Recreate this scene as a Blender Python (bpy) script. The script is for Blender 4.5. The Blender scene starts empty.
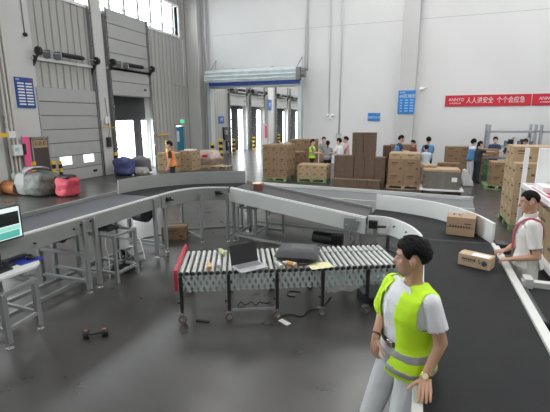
import bpy, bmesh, math, random
from mathutils import Vector as V, Matrix, Euler, noise
random.seed(7)
PI = math.pi
SC = bpy.context.scene
COL = SC.collection
R = math.radians

# ---------------------------------------------------------------- materials
_M = {}
def mat(name, col, rough=.6, metal=0, var=0, vs=6, bump=0, bs=40, emit=None, es=1, trans=0, alpha=1, coat=0, spec=None):
    if name in _M: return _M[name]
    m = bpy.data.materials.new(name); m.use_nodes = True; nt = m.node_tree
    b = nt.nodes['Principled BSDF']
    b.inputs['Base Color'].default_value = (*col, 1)
    b.inputs['Roughness'].default_value = rough
    b.inputs['Metallic'].default_value = metal
    if spec is not None: b.inputs['Specular IOR Level'].default_value = spec
    if trans: b.inputs['Transmission Weight'].default_value = trans
    if alpha < 1: b.inputs['Alpha'].default_value = alpha
    if coat: b.inputs['Coat Weight'].default_value = coat
    if emit:
        b.inputs['Emission Color'].default_value = (*emit, 1); b.inputs['Emission Strength'].default_value = es
    tc = nt.nodes.new('ShaderNodeTexCoord')
    if var:
        n = nt.nodes.new('ShaderNodeTexNoise'); n.inputs['Scale'].default_value = vs; n.inputs['Detail'].default_value = 4
        r = nt.nodes.new('ShaderNodeValToRGB')
        r.color_ramp.elements[0].position = .3; r.color_ramp.elements[1].position = .7
        r.color_ramp.elements[0].color = (*[max(0, c * (1 - var)) for c in col], 1)
        r.color_ramp.elements[1].color = (*[min(1, c * (1 + var)) for c in col], 1)
        nt.links.new(tc.outputs['Object'], n.inputs['Vector']); nt.links.new(n.outputs['Fac'], r.inputs['Fac'])
        nt.links.new(r.outputs['Color'], b.inputs['Base Color'])
    if bump:
        n2 = nt.nodes.new('ShaderNodeTexNoise'); n2.inputs['Scale'].default_value = bs
        bp = nt.nodes.new('ShaderNodeBump'); bp.inputs['Strength'].default_value = bump; bp.inputs['Distance'].default_value = .02
        nt.links.new(tc.outputs['Object'], n2.inputs['Vector']); nt.links.new(n2.outputs['Fac'], bp.inputs['Height'])
        nt.links.new(bp.outputs['Normal'], b.inputs['Normal'])
    _M[name] = m
    return m

def floor_mat():
    m = mat('polished_concrete', (.105, .102, .094), .25, spec=1.0)
    nt = m.node_tree; b = nt.nodes['Principled BSDF']; tc = [n for n in nt.nodes if n.type == 'TEX_COORD'][0]
    n = nt.nodes.new('ShaderNodeTexNoise'); n.inputs['Scale'].default_value = .55; n.inputs['Detail'].default_value = 8; n.inputs['Roughness'].default_value = .65
    r = nt.nodes.new('ShaderNodeValToRGB')
    r.color_ramp.elements[0].position = .3; r.color_ramp.elements[0].color = (.030, .0285, .026, 1)
    r.color_ramp.elements[1].position = .75; r.color_ramp.elements[1].color = (.064, .061, .055, 1)
    nt.links.new(tc.outputs['Object'], n.inputs['Vector']); nt.links.new(n.outputs['Fac'], r.inputs['Fac']); nt.links.new(r.outputs['Color'], b.inputs['Base Color'])
    n2 = nt.nodes.new('ShaderNodeTexNoise'); n2.inputs['Scale'].default_value = 2.2; n2.inputs['Detail'].default_value = 10
    mr = nt.nodes.new('ShaderNodeMapRange'); mr.inputs['To Min'].default_value = .20; mr.inputs['To Max'].default_value = .42
    nt.links.new(tc.outputs['Object'], n2.inputs['Vector']); nt.links.new(n2.outputs['Fac'], mr.inputs['Value']); nt.links.new(mr.outputs['Result'], b.inputs['Roughness'])
    return m

def panel_mat(name, col, pitch=.3, axis='Y'):
    """ribbed cladding: narrow vertical grooves"""
    m = mat(name, col, .5); nt = m.node_tree; b = nt.nodes['Principled BSDF']; tc = [n for n in nt.nodes if n.type == 'TEX_COORD'][0]
    sx = nt.nodes.new('ShaderNodeSeparateXYZ'); nt.links.new(tc.outputs['Object'], sx.inputs['Vector'])
    d = nt.nodes.new('ShaderNodeMath'); d.operation = 'DIVIDE'; d.inputs[1].default_value = pitch; nt.links.new(sx.outputs[axis], d.inputs[0])
    f = nt.nodes.new('ShaderNodeMath'); f.operation = 'FRACT'; nt.links.new(d.outputs[0], f.inputs[0])
    r = nt.nodes.new('ShaderNodeValToRGB'); e = r.color_ramp.elements
    e[0].position = 0; e[0].color = (0, 0, 0, 1); e[1].position = .12; e[1].color = (1, 1, 1, 1)
    x = e.new(.88); x.color = (1, 1, 1, 1); y = e.new(1.0); y.color = (0, 0, 0, 1)
    nt.links.new(f.outputs[0], r.inputs['Fac'])
    bp = nt.nodes.new('ShaderNodeBump'); bp.inputs['Strength'].default_value = 1; bp.inputs['Distance'].default_value = .05
    nt.links.new(r.outputs['Color'], bp.inputs['Height']); nt.links.new(bp.outputs['Normal'], b.inputs['Normal'])
    mx = nt.nodes.new('ShaderNodeMix'); mx.data_type = 'RGBA'
    mx.inputs[6].default_value = (*[c * .80 for c in col], 1); mx.inputs[7].default_value = (*col, 1)
    nt.links.new(r.outputs['Color'], mx.inputs[0]); nt.links.new(mx.outputs[2], b.inputs['Base Color'])
    return m

M_floor = floor_mat()
M_leftwall = panel_mat('ribbed_cladding', (.42, .42, .40), .33)
M_wall = mat('white_panel', (.74, .745, .74), .55, var=.03, vs=.4)
M_column = mat('column_paint', (.58, .58, .565), .5, var=.03, vs=1)
M_door = mat('dock_door_panel', (.41, .415, .40), .5, var=.03, vs=2)
M_seam = mat('seam_dark', (.12, .12, .12), .6)
M_track = mat('galvanised_track', (.33, .34, .34), .4, .7)
M_darkmetal = mat('dark_metal', (.05, .05, .055), .45, .5)
M_black = mat('black_plastic', (.018, .018, .02), .45)
M_rubber = mat('dock_rubber', (.03, .032, .035), .7)
M_frame = mat('window_frame', (.35, .36, .38), .5)
M_white = mat('white_paint', (.8, .8, .79), .45)
M_plate = mat('conveyor_plate', (.27, .28, .265), .42, .12, var=.04, vs=3)
M_whiteplate = mat('white_plate', (.80, .82, .80), .4, var=.02, vs=3)
M_edge = mat('aluminium_edge', (.74, .75, .74), .35, .35)
M_leg = mat('aluminium_leg', (.30, .315, .31), .38, .35)
M_belt = mat('charcoal_belt', (.018, .0185, .020), .62, spec=.18, var=.12, vs=4, bump=.15, bs=120)
M_beltg = mat('grey_belt', (.055, .058, .070), .40, var=.08, vs=3)
M_kraft = mat('kraft_card', (.27, .175, .10), .8, var=.10, vs=5)
M_kraftl = mat('light_kraft_card', (.42, .30, .18), .8, var=.08, vs=5)
M_kraftd = mat('dark_kraft_card', (.125, .082, .054), .85, var=.12, vs=5)
M_tape = mat('packing_tape', (.50, .38, .24), .3)
M_print = mat('carton_print', (.10, .075, .055), .8)
M_printb = mat('carton_print_blue', (.03, .04, .12), .7)
M_paper = mat('paper_label', (.82, .82, .80), .7)
M_wood = mat('pallet_wood', (.42, .33, .21), .8, var=.15, vs=8)
M_green = mat('green_plastic', (.035, .26, .12), .5)
M_palgreen = mat('pallet_green', (.22, .33, .15), .6, var=.2, vs=8)
M_blue = mat('sign_blue', (.015, .13, .42), .5)
M_cyan = mat('sign_bright_blue', (.02, .23, .62), .5)
M_navy = mat('navy', (.02, .045, .16), .6)
M_red = mat('banner_red', (.60, .02, .045), .6)
M_redmetal = mat('red_metal', (.48, .02, .05), .4)
M_pink = mat('pink_banner', (.85, .12, .30), .6)
M_yellow = mat('safety_yellow', (.80, .52, .04), .5)
M_chrome = mat('chrome', (.72, .72, .70), .22, .9)
M_roller = mat('zinc_roller', (.70, .71, .69), .30, .55)
M_lattice = mat('lattice_steel', (.50, .57, .56), .4, .2)
M_gold = mat('gold', (.75, .52, .16), .25, .9)
M_skin = mat('skin', (.52, .30, .20), .55, var=.06, vs=10)
M_skinl = mat('skin_light', (.62, .38, .27), .55)
M_hair = mat('black_hair', (.007, .006, .006), .7, spec=.2, bump=.5, bs=90)
M_eyew = mat('eye_white', (.45, .42, .39), .3)
M_iris = mat('eye_dark', (.02, .012, .01), .2)
M_lip = mat('lips', (.45, .18, .15), .5)
M_tee = mat('white_cotton', (.80, .81, .84), .85, bump=.3, bs=14)
M_polo = mat('cream_cotton', (.78, .77, .73), .85, bump=.3, bs=14)
M_vest = mat('fluorescent_vest', (.60, .95, .02), .7, bump=.3, bs=12)
M_vesto = mat('orange_vest', (.80, .26, .07), .75)
M_reflect = mat('reflective_tape', (.36, .37, .38), .45, .2)
M_trous = mat('grey_trousers', (.60, .61, .62), .85, bump=.35, bs=10)
M_dark = mat('dark_cloth', (.028, .03, .04), .85)
M_nav = mat('navy_cloth', (.03, .055, .12), .85)
M_bluec = mat('blue_cloth', (.10, .26, .50), .85)
M_lbluec = mat('pale_blue_cloth', (.55, .62, .70), .85)
M_greyc = mat('grey_cloth', (.25, .26, .28), .85)
M_pinkc = mat('pink_cloth', (.62, .40, .40), .85)
M_maroon = mat('maroon_cloth', (.16, .05, .06), .85)
M_sack = mat('woven_sack_grey', (.13, .14, .125), .75, var=.3, vs=7, bump=.6, bs=20)
M_sackw = mat('woven_sack_white', (.25, .255, .245), .7, bump=.5, bs=20)
M_sackr = mat('woven_sack_red', (.50, .06, .09), .7, var=.2, vs=9, bump=.6, bs=22)
M_sackb = mat('woven_sack_blue', (.08, .09, .22), .7, var=.2, vs=7, bump=.5, bs=20)
M_orange = mat('amber_plastic', (.30, .11, .03), .4)
M_wrap = mat('stretch_wrap', (.62, .62, .62), .25, alpha=.45)
M_glass = mat('window_glass', (.9, .95, 1), .05, alpha=.12)
M_translucent = mat('milky_panel', (.86, .88, .88), .4)

# ---------------------------------------------------------------- mesh helpers
class MB:
    def __init__(s): s.v = []; s.f = []; s.mi = []; s.sm = []
    def add(s, vs, fs, mi=0, smooth=False):
        o = len(s.v); s.v += [V(p) for p in vs]
        for f in fs: s.f.append([i + o for i in f]); s.mi.append(mi); s.sm.append(smooth)
        return s
    def box(s, c, d, rz=0, mi=0, rot=None):
        c = V(c); hx, hy, hz = d[0] / 2, d[1] / 2, d[2] / 2
        m = rot if rot is not None else Matrix.Rotation(rz, 3, 'Z')
        vs = [c + m @ V((x * hx, y * hy, z * hz)) for x, y, z in ((-1,-1,-1),(1,-1,-1),(1,1,-1),(-1,1,-1),(-1,-1,1),(1,-1,1),(1,1,1),(-1,1,1))]
        return s.add(vs, [(0,3,2,1),(4,5,6,7),(0,1,5,4),(1,2,6,5),(2,3,7,6),(3,0,4,7)], mi)
    def b2(s, a, b, mi=0):
        a = V(a); b = V(b)
        return s.box((a + b) / 2, [abs(b[i] - a[i]) for i in range(3)], mi=mi)
    def bar(s, p, q, w, h=None, mi=0):
        p = V(p); q = V(q); h = h or w; d = q - p; L = d.length
        if L < 1e-6: return s
        z = d / L; up = V((0, 0, 1)) if abs(z.z) < .95 else V((1, 0, 0))
        x = up.cross(z).normalized(); y = z.cross(x)
        m = Matrix((x, y, z)).transposed()
        return s.box((p + q) / 2, (w, h, L), rot=m, mi=mi)
    def cyl(s, p, q, r, r2=None, n=12, mi=0, caps=True):
        p = V(p); q = V(q); r2 = r if r2 is None else r2
        z = (q - p).normalized(); up = V((0, 0, 1)) if abs(z.z) < .95 else V((1, 0, 0))
        x = up.cross(z).normalized(); y = z.cross(x)
        vs = []
        for c, rr in ((p, r), (q, r2)):
            for i in range(n):
                a = 2 * PI * i / n; vs.append(c + (x * math.cos(a) + y * math.sin(a)) * rr)
        fs = [(i, (i + 1) % n, n + (i + 1) % n, n + i) for i in range(n)]
        s.add(vs, fs, mi, True)
        if caps: s.add(vs, [tuple(range(n))[::-1], tuple(range(n, 2 * n))], mi)
        return s
    def tube(s, pts, r, n=8, mi=0):
        pts = [V(p) for p in pts]
        rings = []; px = None
        for i, p in enumerate(pts):
            t = (pts[min(i + 1, len(pts) - 1)] - pts[max(i - 1, 0)]).normalized()
            if px is None:
                up = V((0, 0, 1)) if abs(t.z) < .9 else V((1, 0, 0)); px = up.cross(t).normalized()
            px = (px - t * px.dot(t)).normalized(); y = t.cross(px)
            rings.append([p + (px * math.cos(2 * PI * k / n) + y * math.sin(2 * PI * k / n)) * r for k in range(n)])
        vs = [v for rr in rings for v in rr]
        fs = [(i * n + k, i * n + (k + 1) % n, (i + 1) * n + (k + 1) % n, (i + 1) * n + k) for i in range(len(pts) - 1) for k in range(n)]
        fs += [tuple(range(n))[::-1], tuple(range((len(pts) - 1) * n, len(pts) * n))]
        return s.add(vs, fs, mi, True)
    def prism(s, poly, axis, a, b, mi=0):
        """poly: 2D points in the plane normal to axis, extruded from a to b"""
        def P(u, v, w): return {'X': (w, u, v), 'Y': (u, w, v), 'Z': (u, v, w)}[axis]
        n = len(poly)
        vs = [P(u, v, a) for u, v in poly] + [P(u, v, b) for u, v in poly]
        return s.add(vs, [tuple(range(n))[::-1], tuple(range(n, 2 * n))] + [(i, (i + 1) % n, n + (i + 1) % n, n + i) for i in range(n)], mi)
    def rc(s, p0, r0, p1, r1, n=12, mi=0):
        """round cone: tapered limb with rounded ends"""
        p0 = V(p0); p1 = V(p1); d = p1 - p0
        z = d.normalized() if d.length > 1e-6 else V((0, 0, 1)); up = V((0, 0, 1)) if abs(z.z) < .95 else V((1, 0, 0))
        x = up.cross(z).normalized(); y = z.cross(x)
        prof = [(p0, r0, a) for a in (-75, -50, -25, 0)] + [(p1, r1, a) for a in (0, 25, 50, 75)]
        vs = [p0 - z * r0]
        for c, r, a in prof:
            cc = c + z * (r * math.sin(R(a))); rr = r * math.cos(R(a))
            vs += [cc + (x * math.cos(2 * PI * k / n) + y * math.sin(2 * PI * k / n)) * rr for k in range(n)]
        vs.append(p1 + z * r1)
        m = len(prof); fs = [(0, 1 + (k + 1) % n, 1 + k) for k in range(n)]
        fs += [(1 + i * n + k, 1 + i * n + (k + 1) % n, 1 + (i + 1) * n + (k + 1) % n, 1 + (i + 1) * n + k) for i in range(m - 1) for k in range(n)]
        L = 1 + (m - 1) * n; fs += [(L + k, L + (k + 1) % n, 1 + m * n) for k in range(n)]
        return s.add(vs, fs, mi, True)
    def ell(s, c, r, fr=None, nu=16, nv=10, mi=0):
        c = V(c); X, Y, Z = fr if fr else (V((1,0,0)), V((0,1,0)), V((0,0,1)))
        vs = [c - Z * r[2]]
        for j in range(1, nv):
            t = -PI / 2 + PI * j / nv
            for i in range(nu):
                a = 2 * PI * i / nu
                vs.append(c + X * (r[0] * math.cos(t) * math.cos(a)) + Y * (r[1] * math.cos(t) * math.sin(a)) + Z * (r[2] * math.sin(t)))
        vs.append(c + Z * r[2]); n = nu
        fs = [(0, 1 + (k + 1) % n, 1 + k) for k in range(n)]
        fs += [(1 + i * n + k, 1 + i * n + (k + 1) % n, 1 + (i + 1) * n + (k + 1) % n, 1 + (i + 1) * n + k) for i in range(nv - 2) for k in range(n)]
        L = 1 + (nv - 2) * n; fs += [(L + k, L + (k + 1) % n, 1 + (nv - 1) * n) for k in range(n)]
        return s.add(vs, fs, mi, True)
    def mesh(s, name):
        me = bpy.data.meshes.new(name); me.from_pydata([tuple(v) for v in s.v], [], s.f); me.update()
        me.polygons.foreach_set('material_index', s.mi); me.polygons.foreach_set('use_smooth', s.sm)
        bm = bmesh.new(); bm.from_mesh(me); bmesh.ops.recalc_face_normals(bm, faces=bm.faces); bm.to_mesh(me); bm.free()
        return me
    def build(s, name, m, parent=None, bevel=0):
        me = s.mesh(name)
        for k in (m if isinstance(m, (list, tuple)) else [m]): me.materials.append(k)
        return link(name, me, parent, bevel)

def link(name, me, parent=None, bevel=0):
    o = bpy.data.objects.new(name, me); COL.objects.link(o)
    if parent: o.parent = parent
    if bevel:
        b = o.modifiers.new('bevel', 'BEVEL'); b.width = bevel; b.segments = 2; b.limit_method = 'ANGLE'
    return o
def tag(o, label, cat, group=None, kind=None):
    o['label'] = label; o['category'] = cat
    if group: o['group'] = group
    if kind: o['kind'] = kind
    return o
def thing(name, label, cat, loc=(0,0,0), rz=0, group=None):
    o = bpy.data.objects.new(name, None); COL.objects.link(o); o.location = loc; o.rotation_euler = (0, 0, rz)
    o.empty_display_size = .2
    return tag(o, label, cat, group)
def struct(o): o['kind'] = 'structure'; return o
def sempty(name, loc=(0,0,0)):
    o = bpy.data.objects.new(name, None); COL.objects.link(o); o.location = loc; return struct(o)
def dup(o, parent=None):
    c = o.copy(); COL.objects.link(c)
    if parent: c.parent = parent
    for ch in list(o.children): dup(ch, c)
    return c
def origin_to(o, loc):
    """move a mesh object's origin to loc without moving its geometry"""
    d = V(loc) - o.location; o.data.transform(Matrix.Translation(-d)); o.location = loc
    return o
def text(name, s, size, m, parent, loc, rot, align='LEFT', extrude=.003, sx=1):
    cu = bpy.data.curves.new('t', 'FONT'); cu.body = s; cu.size = size; cu.extrude = extrude; cu.align_x = align; cu.align_y = 'CENTER'
    t = bpy.data.objects.new('t', cu); COL.objects.link(t)
    dg = bpy.context.evaluated_depsgraph_get(); dg.update()
    me = bpy.data.meshes.new_from_object(t.evaluated_get(dg)); bpy.data.objects.remove(t)
    me.materials.clear(); me.materials.append(m)
    o = link(name, me, parent); o.location = loc; o.rotation_euler = rot; o.scale = (sx, 1, 1)
    return o

# ---------------------------------------------------------------- camera (f 402 px at 550 px width)
cam = bpy.data.cameras.new('camera'); co = bpy.data.objects.new('camera', cam); COL.objects.link(co)
cam.sensor_fit = 'HORIZONTAL'; cam.sensor_width = 36; cam.lens = 402.4 / 550 * 36; cam.clip_end = 300
pi_, ya, ro = R(12.30), R(19.90), R(-.22)
F = V((-math.sin(ya) * math.cos(pi_), math.cos(ya) * math.cos(pi_), -math.sin(pi_)))
r_ = V((math.cos(ya), math.sin(ya), 0)); u_ = r_.cross(F)
r2 = r_ * math.cos(ro) + u_ * math.sin(ro); u2 = -r_ * math.sin(ro) + u_ * math.cos(ro)
m3 = Matrix((r2, u2, -F)).transposed().to_4x4(); m3.translation = V((0, 0, 2.45)); co.matrix_world = m3
SC.camera = co

# ---------------------------------------------------------------- setting
XL, YB = -13.2, 22.0
HC = 12.0                       # ceiling height
b = MB(); b.b2((XL - .6, -9, -.2), (14, 50, 0)); struct(b.build('floor', M_floor))
b = MB(); b.b2((XL - .4, -9, HC), (14, 50, HC + .2)); struct(b.build('ceiling', M_wall))
b = MB(); b.b2((-40, -9, -1.3), (XL - .6, 50, -1.1)); struct(b.build('yard_ground', mat('yard_concrete', (.55, .55, .53), .8)))

# openings in the left wall: (y0, y1, z0, z1)
DOCK = [(11.3, 13.95, 0, 3.6), (15.0, 17.65, 0, 3.5), (26.8, 29.7, 0, 3.4), (30.6, 33.4, 0, 3.4), (36.7, 39.9, 0, 3.4), (41.0, 44.6, 0, 3.4), (6.0, 8.65, 0, 3.6), (2.4, 5.05, 0, 3.6), (-1.3, 1.35, 0, 3.6)]  # last entries: unseen docks, added open to throw daylight on the floor
WIN = (-6.0, 20.7, 6.95, 8.45)  # band lengthened out of view toward the camera to brighten the floor sheen
SDOOR = (20.0, 20.85, 0, 2.05)
ys = sorted(set([-9, 50, WIN[0], WIN[1], SDOOR[0], SDOOR[1]] + [d[0] for d in DOCK] + [d[1] for d in DOCK]))
b = MB()
for a, c in zip(ys[:-1], ys[1:]):
    mid = (a + c) / 2; cuts = []
    for o in DOCK + [WIN, SDOOR]:
        if o[0] < mid < o[1]: cuts.append((o[2], o[3]))
    z = 0
    for z0, z1 in sorted(cuts):
        if z0 > z: b.b2((XL - .25, a, z), (XL, c, z0))
        z = z1
    b.b2((XL - .25, a, z), (XL, c, HC))
struct(b.build('wall_left', M_leftwall))
# back wall with the big passage under the canopy
b = MB()
b.b2((XL, YB, 0), (-12.0, YB + .3, HC)); b.b2((-12.0, YB, 4.3), (-6.3, YB + .3, HC)); b.b2((-6.3, YB, 0), (14, YB + .3, HC))
struct(b.build('wall_back', M_wall))
b = MB(); b.b2((-6.3, YB + .3, 0), (-6.0, 46, HC)); struct(b.build('wall_passage', M_wall))
b = MB(); b.b2((XL, 46, 0), (-6, 46.3, HC)); struct(b.build('wall_far', M_wall))
b = MB(); b.b2((14, -9, 0), (14.3, YB + .3, HC)); struct(b.build('wall_right', M_wall))
b = MB(); b.b2((XL, -9.3, 0), (14, -9, HC)); struct(b.build('wall_front', M_wall))
# panel seams on the back wall
b = MB()
b.b2((-11.75, YB - .006, 7.085), (14, YB, 7.10)); b.b2((-11.77, YB - .006, 4.95), (-11.755, YB, 7.1))
struct(b.build('trim_1', mat('seam_grey', (.42, .42, .42), .6)))
# columns
def column(n, x0, x1, y0, y1, m=M_column):
    b = MB(); b.b2((x0, y0, 0), (x1, y1, HC)); return struct(b.build('trim_%d' % n, m, bevel=.02))
column(2, XL, XL + .06, 10.13, 11.26)
column(3, XL, -12.42, 21.45, YB)
column(4, -1.24, -.48, 21.5, YB)
column(5, XL, XL + .12, 14.15, 14.7)
column(6, XL, XL + .05, 9.3, 9.7)
column(7, XL, XL + .3, 34.0, 35.3)
# drain pipe in the corner and corner trim
b = MB(); b.cyl((-12.12, 21.82, 0), (-12.12, 21.82, HC), .09, n=16); b.cyl((-12.12, 21.82, 3.2), (-12.12, 21.82, 3.3), .11, n=16); b.cyl((-12.12, 21.82, 7.1), (-12.12, 21.82, 7.2), .11, n=16)
tag(origin_to(b.build('drain_pipe', mat('grey_pipe', (.42, .43, .44), .4, .3)), (-12.12, 21.82, 0)), 'tall grey drain pipe in the corner left of the canopy', 'pipe')

# window band
we = sempty('window_1', (XL, 16.3, 7.7))
def W(b, name, m, **k):
    o = b.build(name, m, **k); o.parent = we; o.location = -V((XL, 16.3, 7.7)); return o
b = MB()
b.b2((XL - .2, WIN[0], WIN[2] - .12), (XL + .05, WIN[1] + .1, WIN[2])); b.b2((XL - .2, WIN[0], WIN[3]), (XL + .05, WIN[1] + .1, WIN[3] + .1)); b.b2((XL - .2, WIN[1], WIN[2]), (XL + .05, WIN[1] + .12, WIN[3]))
W(b, 'window_frame', M_white)
for i in range(27):
    y = 20.32 - .98 * i; b = MB(); b.b2((XL - .16, y - .06, WIN[2]), (XL - .04, y + .06, WIN[3])); W(b, 'mullion', M_frame)
b = MB(); b.b2((XL - .15, WIN[0], 7.28), (XL - .11, WIN[1], 7.33)); W(b, 'transom', M_white)
b = MB(); b.b2((XL - .13, WIN[0], WIN[2]), (XL - .12, WIN[1], WIN[3])); W(b, 'pane', M_glass)

# dock doors ------------------------------------------------
def dock_door(n, y0, y1, ztop, zbot, npan, rail, left_rail=True, windows=False, high=None):
    """sectional door: panels between zbot and ztop, hung between vertical tracks, torsion bar above the opening"""
    e = sempty('door_%d' % n, (XL, y0, 0)); off = V((-XL, -y0, 0))
    def B(b, name, m, **k):
        o = b.build(name, m, **k); o.parent = e; o.location = off; return o
    h = (ztop - zbot) / npan
    for i in range(npan):
        z0 = zbot + i * h
        b = MB(); b.b2((XL + .03, y0 - .13, z0 + .012), (XL + .10, y1 + .03, z0 + h - .012)); p = B(b, 'door_panel', M_door, bevel=.01)
        if windows and i == 1:
            for c in (.30, .74):
                yy = y0 + (y1 - y0) * c
                w = MB(); w.b2((XL + .095, yy - .28, z0 + .17), (XL + .112, yy + .28, z0 + .50)); w.build('window_pane', mat('bright_pane', (.85, .9, .92), .3, emit=(.95, 1, 1), es=1.1), p)
    b = MB(); b.b2((XL + .035, y0 - .12, zbot), (XL + .05, y1 + .02, ztop)); B(b, 'panel_seam', M_seam)
    if zbot < 1:
        b = MB(); b.b2((XL + .1, y1 - .5, .25), (XL + .13, y1 - .3, .34)); B(b, 'handle', M_black, bevel=.01)
    else:
        b = MB(); b.b2((XL + .1, y1 - .42, zbot + .3), (XL + .13, y1 - .24, zbot + .38)); B(b, 'handle', M_black, bevel=.01)
    hi = high or ztop
    for yy in ((y0 - .08, y1 + .08) if left_rail else (y1 + .08,)):
        b = MB(); b.b2((XL + .0, yy - .05, 0), (XL + .16, yy + .05, hi), ); B(b, 'door_track', M_track)
        b = MB(); b.b2((XL + .162, yy - .02, 0), (XL + .165, yy + .02, hi)); B(b, 'track_slot', M_darkmetal)
        b = MB(); k = 0
        z = .5
        while z < hi: b.cyl((XL + .15, yy, z), (XL + .22, yy, z), .045, n=10); z += .62
        B(b, 'roller_bracket', M_track)
    if rail:
        b = MB(); b.b2((XL, y0 - .15, rail - .28), (XL + .10, y1 + .15, rail - .18)); B(b, 'lintel_bar', M_edge)
        b = MB(); b.cyl((XL + .3, y0 - .1, rail), (XL + .3, y1 + .1, rail), .025); s = B(b, 'torsion_shaft', M_track)
        b = MB(); b.cyl((XL + .3, y0 + .95, rail), (XL + .3, y1 - .65, rail), .075, n=14)
        yy = y0 + .98
        while yy < y1 - .68: b.cyl((XL + .3, yy, rail), (XL + .3, yy + .035, rail), .088, n=14); yy += .09
        b.build('torsion_spring', M_darkmetal, s)
        for yy in (y0 - .04, y1 + .06):
            b = MB(); b.cyl((XL + .3, yy - .04, rail), (XL + .3, yy + .06, rail), .15, n=20); b.cyl((XL + .3, yy - .06, rail), (XL + .3, yy + .08, rail), .06); b.build('cable_drum', M_darkmetal, s)
        for yy in (y0 + .4, y0 + .85):
            b = MB(); b.b2((XL, yy, rail - .2), (XL + .36, yy + .06, rail + .1)); b.build('shaft_bracket', M_track, s)
        for yy in (y0 - .1, y1 + .02):
            b = MB(); b.prism([(XL, rail - .6), (XL + .3, rail - .15), (XL, rail - .15)], 'Y', yy, yy + .05)
            B(b, 'gusset', M_darkmetal)
    return e
dock_door(1, 11.3, 13.95, 3.6, 0.0, 7, 4.8, left_rail=False, windows=True, high=7.6)
dock_door(2, 15.0, 17.65, 7.1, 3.5, 6, 4.86)
dock_door(3, 26.8, 29.7, 5.4, 3.4, 3, 4.5)
dock_door(4, 30.6, 33.4, 5.4, 3.4, 3, 4.55)
dock_door(5, 36.7, 39.9, 5.4, 3.4, 3, 4.55)
dock_door(6, 41.0, 44.6, 5.4, 3.4, 3, 4.5)
dock_door(7, 6.0, 8.65, 7.1, 3.5, 6, 4.8)  # unseen door, raised off its added opening to let daylight in
# dock shelters: rubber curtains around an open dock, outside the wall
def shelter(y0, y1, z1, curtains, label):
    """flaps of a dock shelter hanging .6 m outside the wall; curtains: (ya, yb, za, zb)"""
    t = thing('dock_shelter', label, 'dock shelter', (XL - .6, y0, 0)); off = V((-XL + .6, -y0, 0))
    for i, (ya, yb, za, zb) in enumerate(curtains):
        b = MB(); b.b2((XL - .64, ya, za), (XL - .58, yb, zb)); b.build('top_curtain' if i == 0 else 'side_curtain', M_rubber, t).location = off
    b = MB(); b.b2((XL - .58, y0 - .14, z1 + .02), (XL - .27, y1 + .6, z1 + .10)); b.build('roof_hood', M_rubber, t).location = off
    b = MB(); b.b2((XL - .36, y0 + .1, -.02), (XL - .0, y1 - .1, .012)); b.build('leveller_plate', M_track, t).location = off
shelter(15.0, 17.65, 3.5, [(14.9, 18.8, 2.37, 3.7), (17.14, 17.72, 0, 2.37), (14.9, 15.45, 0, 2.37)], 'black rubber dock shelter round the open dock behind the blue sacks')
for i, (n, l, c) in enumerate(((2, 'leftmost', (28.45, 29.6)), (3, 'second', (32.1, 33.4)), (4, 'third', (38.8, 40.6)), (5, 'rightmost', (43.2, 45.2)))):
    y0, y1 = DOCK[n][0], DOCK[n][1]
    shelter(y0, y1, 3.4, [(c[0] - .85, c[1] + 1.5, 3.15, 3.7), (c[0], c[1], 0, 3.15)], l + ' black dock shelter of the four seen through the passage')

# blue personnel door + exit sign
e = sempty('door_8', (XL, 20.4, 0))
b = MB(); b.b2((-.12, -.4, .02), (-.04, .4, 2.0)); d = b.build('door_leaf', mat('teal_door', (.02, .22, .34), .5), e)
b = MB(); b.b2((-.04, -.32, 1.15), (-.02, -.08, 1.75)); b.build('glass_panel', mat('door_glass', (.7, .8, .85), .2), d)
b = MB(); b.b2((-.2, -.5, 0), (.03, -.42, 2.12)); b.b2((-.2, .42, 0), (.03, .5, 2.12)); b.b2((-.2, -.5, 2.05), (.03, .5, 2.14)); b.build('door_frame', M_frame, e)
b = MB(); b.cyl((0, .3, 1.0), (.06, .3, 1.0), .02); b.build('door_handle', M_chrome, d)
t = thing('exit_sign', 'small green lit exit sign above the blue personnel door', 'sign', (XL, 20.6, 2.3))
b = MB(); b.b2((0, -.2, -.11), (.05, .2, .11)); b.build('housing', M_white, t)
b = MB(); b.b2((.05, -.17, -.08), (.056, .17, .08)); b.build('lit_face', mat('exit_green', (.02, .5, .2), .5, emit=(.03, .7, .3), es=1.2), t)

# canopy over the passage ------------------------------------
t = thing('roller_canopy', 'silver folded roller curtain housing with blue lower edge over the passage', 'canopy', (-9.0, 21.2, 0))
off = V((9.0, -21.2, 0))
def B(b, name, m, par=None, **k):
    o = b.build(name, m, par or t, **k); o.location = off if (par is None or par == t) else (0, 0, 0); return o
M_foil = mat('silver_foil', (.68, .76, .79), .4, .15, var=.12, vs=3, bump=.3, bs=6)
b = MB()
prof = [(21.05, 4.42), (20.98, 4.55), (21.10, 4.62), (21.0, 4.74), (21.12, 4.82), (21.05, 4.95), (21.18, 5.06), (21.6, 5.16), (21.8, 5.16), (21.8, 4.42)]
n = len(prof); vs = []
for x in (-11.85, -11.75, -9, -6.32, -6.22): vs += [(x, y, z) for y, z in prof]
b.add(vs, [tuple(range(n)), tuple(range(4 * n, 5 * n))] + [(j * n + i, j * n + (i + 1) % n, (j + 1) * n + (i + 1) % n, (j + 1) * n + i) for j in range(4) for i in range(n)])
B(b, 'curtain_housing', M_foil)
b = MB(); b.b2((-11.6, 21.1, 4.24), (-6.3, 21.7, 4.42)); B(b, 'blue_edge', mat('canopy_blue', (.015, .06, .30), .5))
b = MB(); b.b2((-11.6, 21.12, 4.12), (-6.3, 21.7, 4.22)); B(b, 'bottom_bar', M_track)
for x in (-11.72, -6.28):
    b = MB(); b.b2((x - .11, 21.25, 0), (x + .11, 21.65, 4.45)); B(b, 'post', mat('zinc_post', (.5, .54, .55), .35, .5), bevel=.01)
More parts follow.
